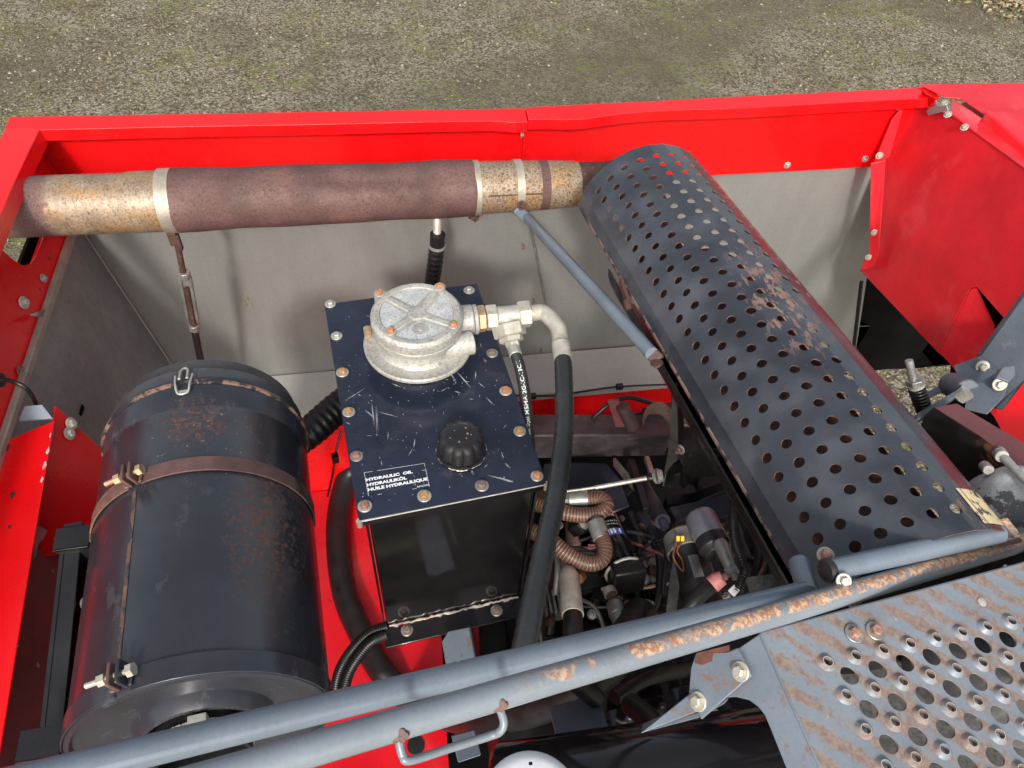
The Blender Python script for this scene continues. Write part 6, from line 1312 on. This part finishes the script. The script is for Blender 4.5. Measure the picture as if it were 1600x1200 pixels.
rlp = MB(); rlp.poly([Q(1552, 650, 1.32), Q(1600, 575, 1.34), Q(1760, 500, 1.34), Q(1760, 830, 1.2), Q(1600, 740, 1.26)], V(.01, .004, 0)); o_ = rlp.build('red_lower_panel', red_paint, None, bevel=.001); tag(o_, 'bright red panel at the right edge below the lift arm', 'body panel')
mbm = thing('maroon_beam', 'dull maroon box beam with a black side, right of the perforated guard', 'beam', tuple(Q(1520, 680, 1.08)))
t = [(1460, 636, 1.09), (1495, 630, 1.10), (1740, 775, .98), (1740, 860, .93), (1580, 716, .99), (1530, 680, 1.04)]
s = MB(); s.poly([PD(*p) for p in t], V(0, 0, -.004)); s.build('top_face', maroon, mbm, bevel=.001)
s = MB(); s.poly([Q(1460, 637, 1.089), Q(1530, 681, 1.039), Q(1580, 717, .989), Q(1740, 861, .929), Q(1740, 1000, .96), Q(1600, 840, 1.03), Q(1500, 760, 1.10), Q(1430, 690, 1.14), Q(1445, 650, 1.12)], V(.006, .006, -.006)); s.build('side_face', surf('blackened_side', (.02, .02, .021), .5, var=.3, layers=[dict(m=lambda n: n.mul(n.step(n.noise(60, 5, .7), .42, .58), n.blob(tuple(Q(1545, 712, 1.02)), .01, .035)), c=(.20, .07, .03), r=.8)]), mbm, bevel=.001)
cg = thing('cast_housing', 'pale worn cast housing with a bolt lug, right of the near end of the guard', 'housing', tuple(Q(1580, 790, .95)))
s = MB(); ch = Q(1612, 800, .95); cax = V(-.25, -.45, .85).normalized()
s.lathe(ch, cax, [(-.07, .055), (-.015, .060), (.004, .056), (.012, .048), (.016, .03), (.018, 0)], 48, rfun=lambda h, t: 1 + .05 * sin(t * 2 + .6)); s.build('shell', surf('worn_white_casting', (.50, .50, .49), .55, var=.15, vs=30, fine=.15, layers=[dict(m=spots(18, .57, .60, off=3), c=(.10, .10, .105), r=.6)]), cg, smooth=45)
s = MB(); s.tube([Q(1558, 704, .965), Q(1600, 748, .93), Q(1640, 790, .90)], .0055, 14); s.build('rib', zinc, cg)
s = MB(); s.tube([Q(1560, 706, .968), Q(1566, 714, .955)], .0082, 18); s.build('lug', cast_alu, cg, bevel=.001); s = MB(); s.tube([Q(1557, 703, .972), Q(1561, 707, .962)], .0065, 12); s.build('screw', rust_strap, cg)
s = MB(); s.tube([Q(1537, 727, .985), Q(1545, 735, .97)], .007, 12); s.build('small_lug', cast_alu, cg, bevel=.001)
# grey dome with a blue label seen between the rails and the step guard
gd = thing('grey_canister', 'dusty dark grey canister top with a blue label, behind the step guard', 'canister', tuple(Q(1560, 930, .86)))
s = MB(); gc = Q(1580, 985, .86); s.lathe(gc, V(.1, .5, .85).normalized(), [(-.08, .098), (-.006, .098), (.004, .094), (.010, .08), (.014, .05), (.016, 0)], 56); s.build('dome', surf('dusty_dark_grey', (.10, .10, .105), .5, var=.3, vs=20, layers=[dict(m=spots(30, .5, .7, stretch=((1, 3, 1), (0, 0, .5))), c=(.22, .22, .21))]), gd, smooth=40)
s = MB(); s.poly([Q(1572, 885, .80), Q(1640, 868, .82), Q(1640, 900, .80), Q(1588, 906, .785)], V(0, 0, -.004)); s.build('label', blue_label, gd, bevel=.001)
s = MB(); s.tube(spline([Q(1570, 884, .799), Q(1578, 897, .79), Q(1590, 908, .783)], 6), .002, 8); s.build('label_edge', white_plastic, gd)

# cover under the step guard
lc = thing('lower_cover', 'grey sheet, and a black one added for the dark gap, under the step guard', 'cover', (.6, .05, 2.30))
s = MB(); s.box(V(.74, .0, 2.37), (.30, .40, .004)); s.build('grey_sheet', surf('rough_grey_sheet', (.085, .085, .082), .9, var=.35, vs=60, fine=.3, fs=160, bump=.6, bs=160), lc)
s = MB(); s.box(V(.74, .30, 2.46), (.30, .003, .12)); s.build('dark_gap_sheet', dark_void, lc)  # added black sheet standing in for the dark gap below the rails
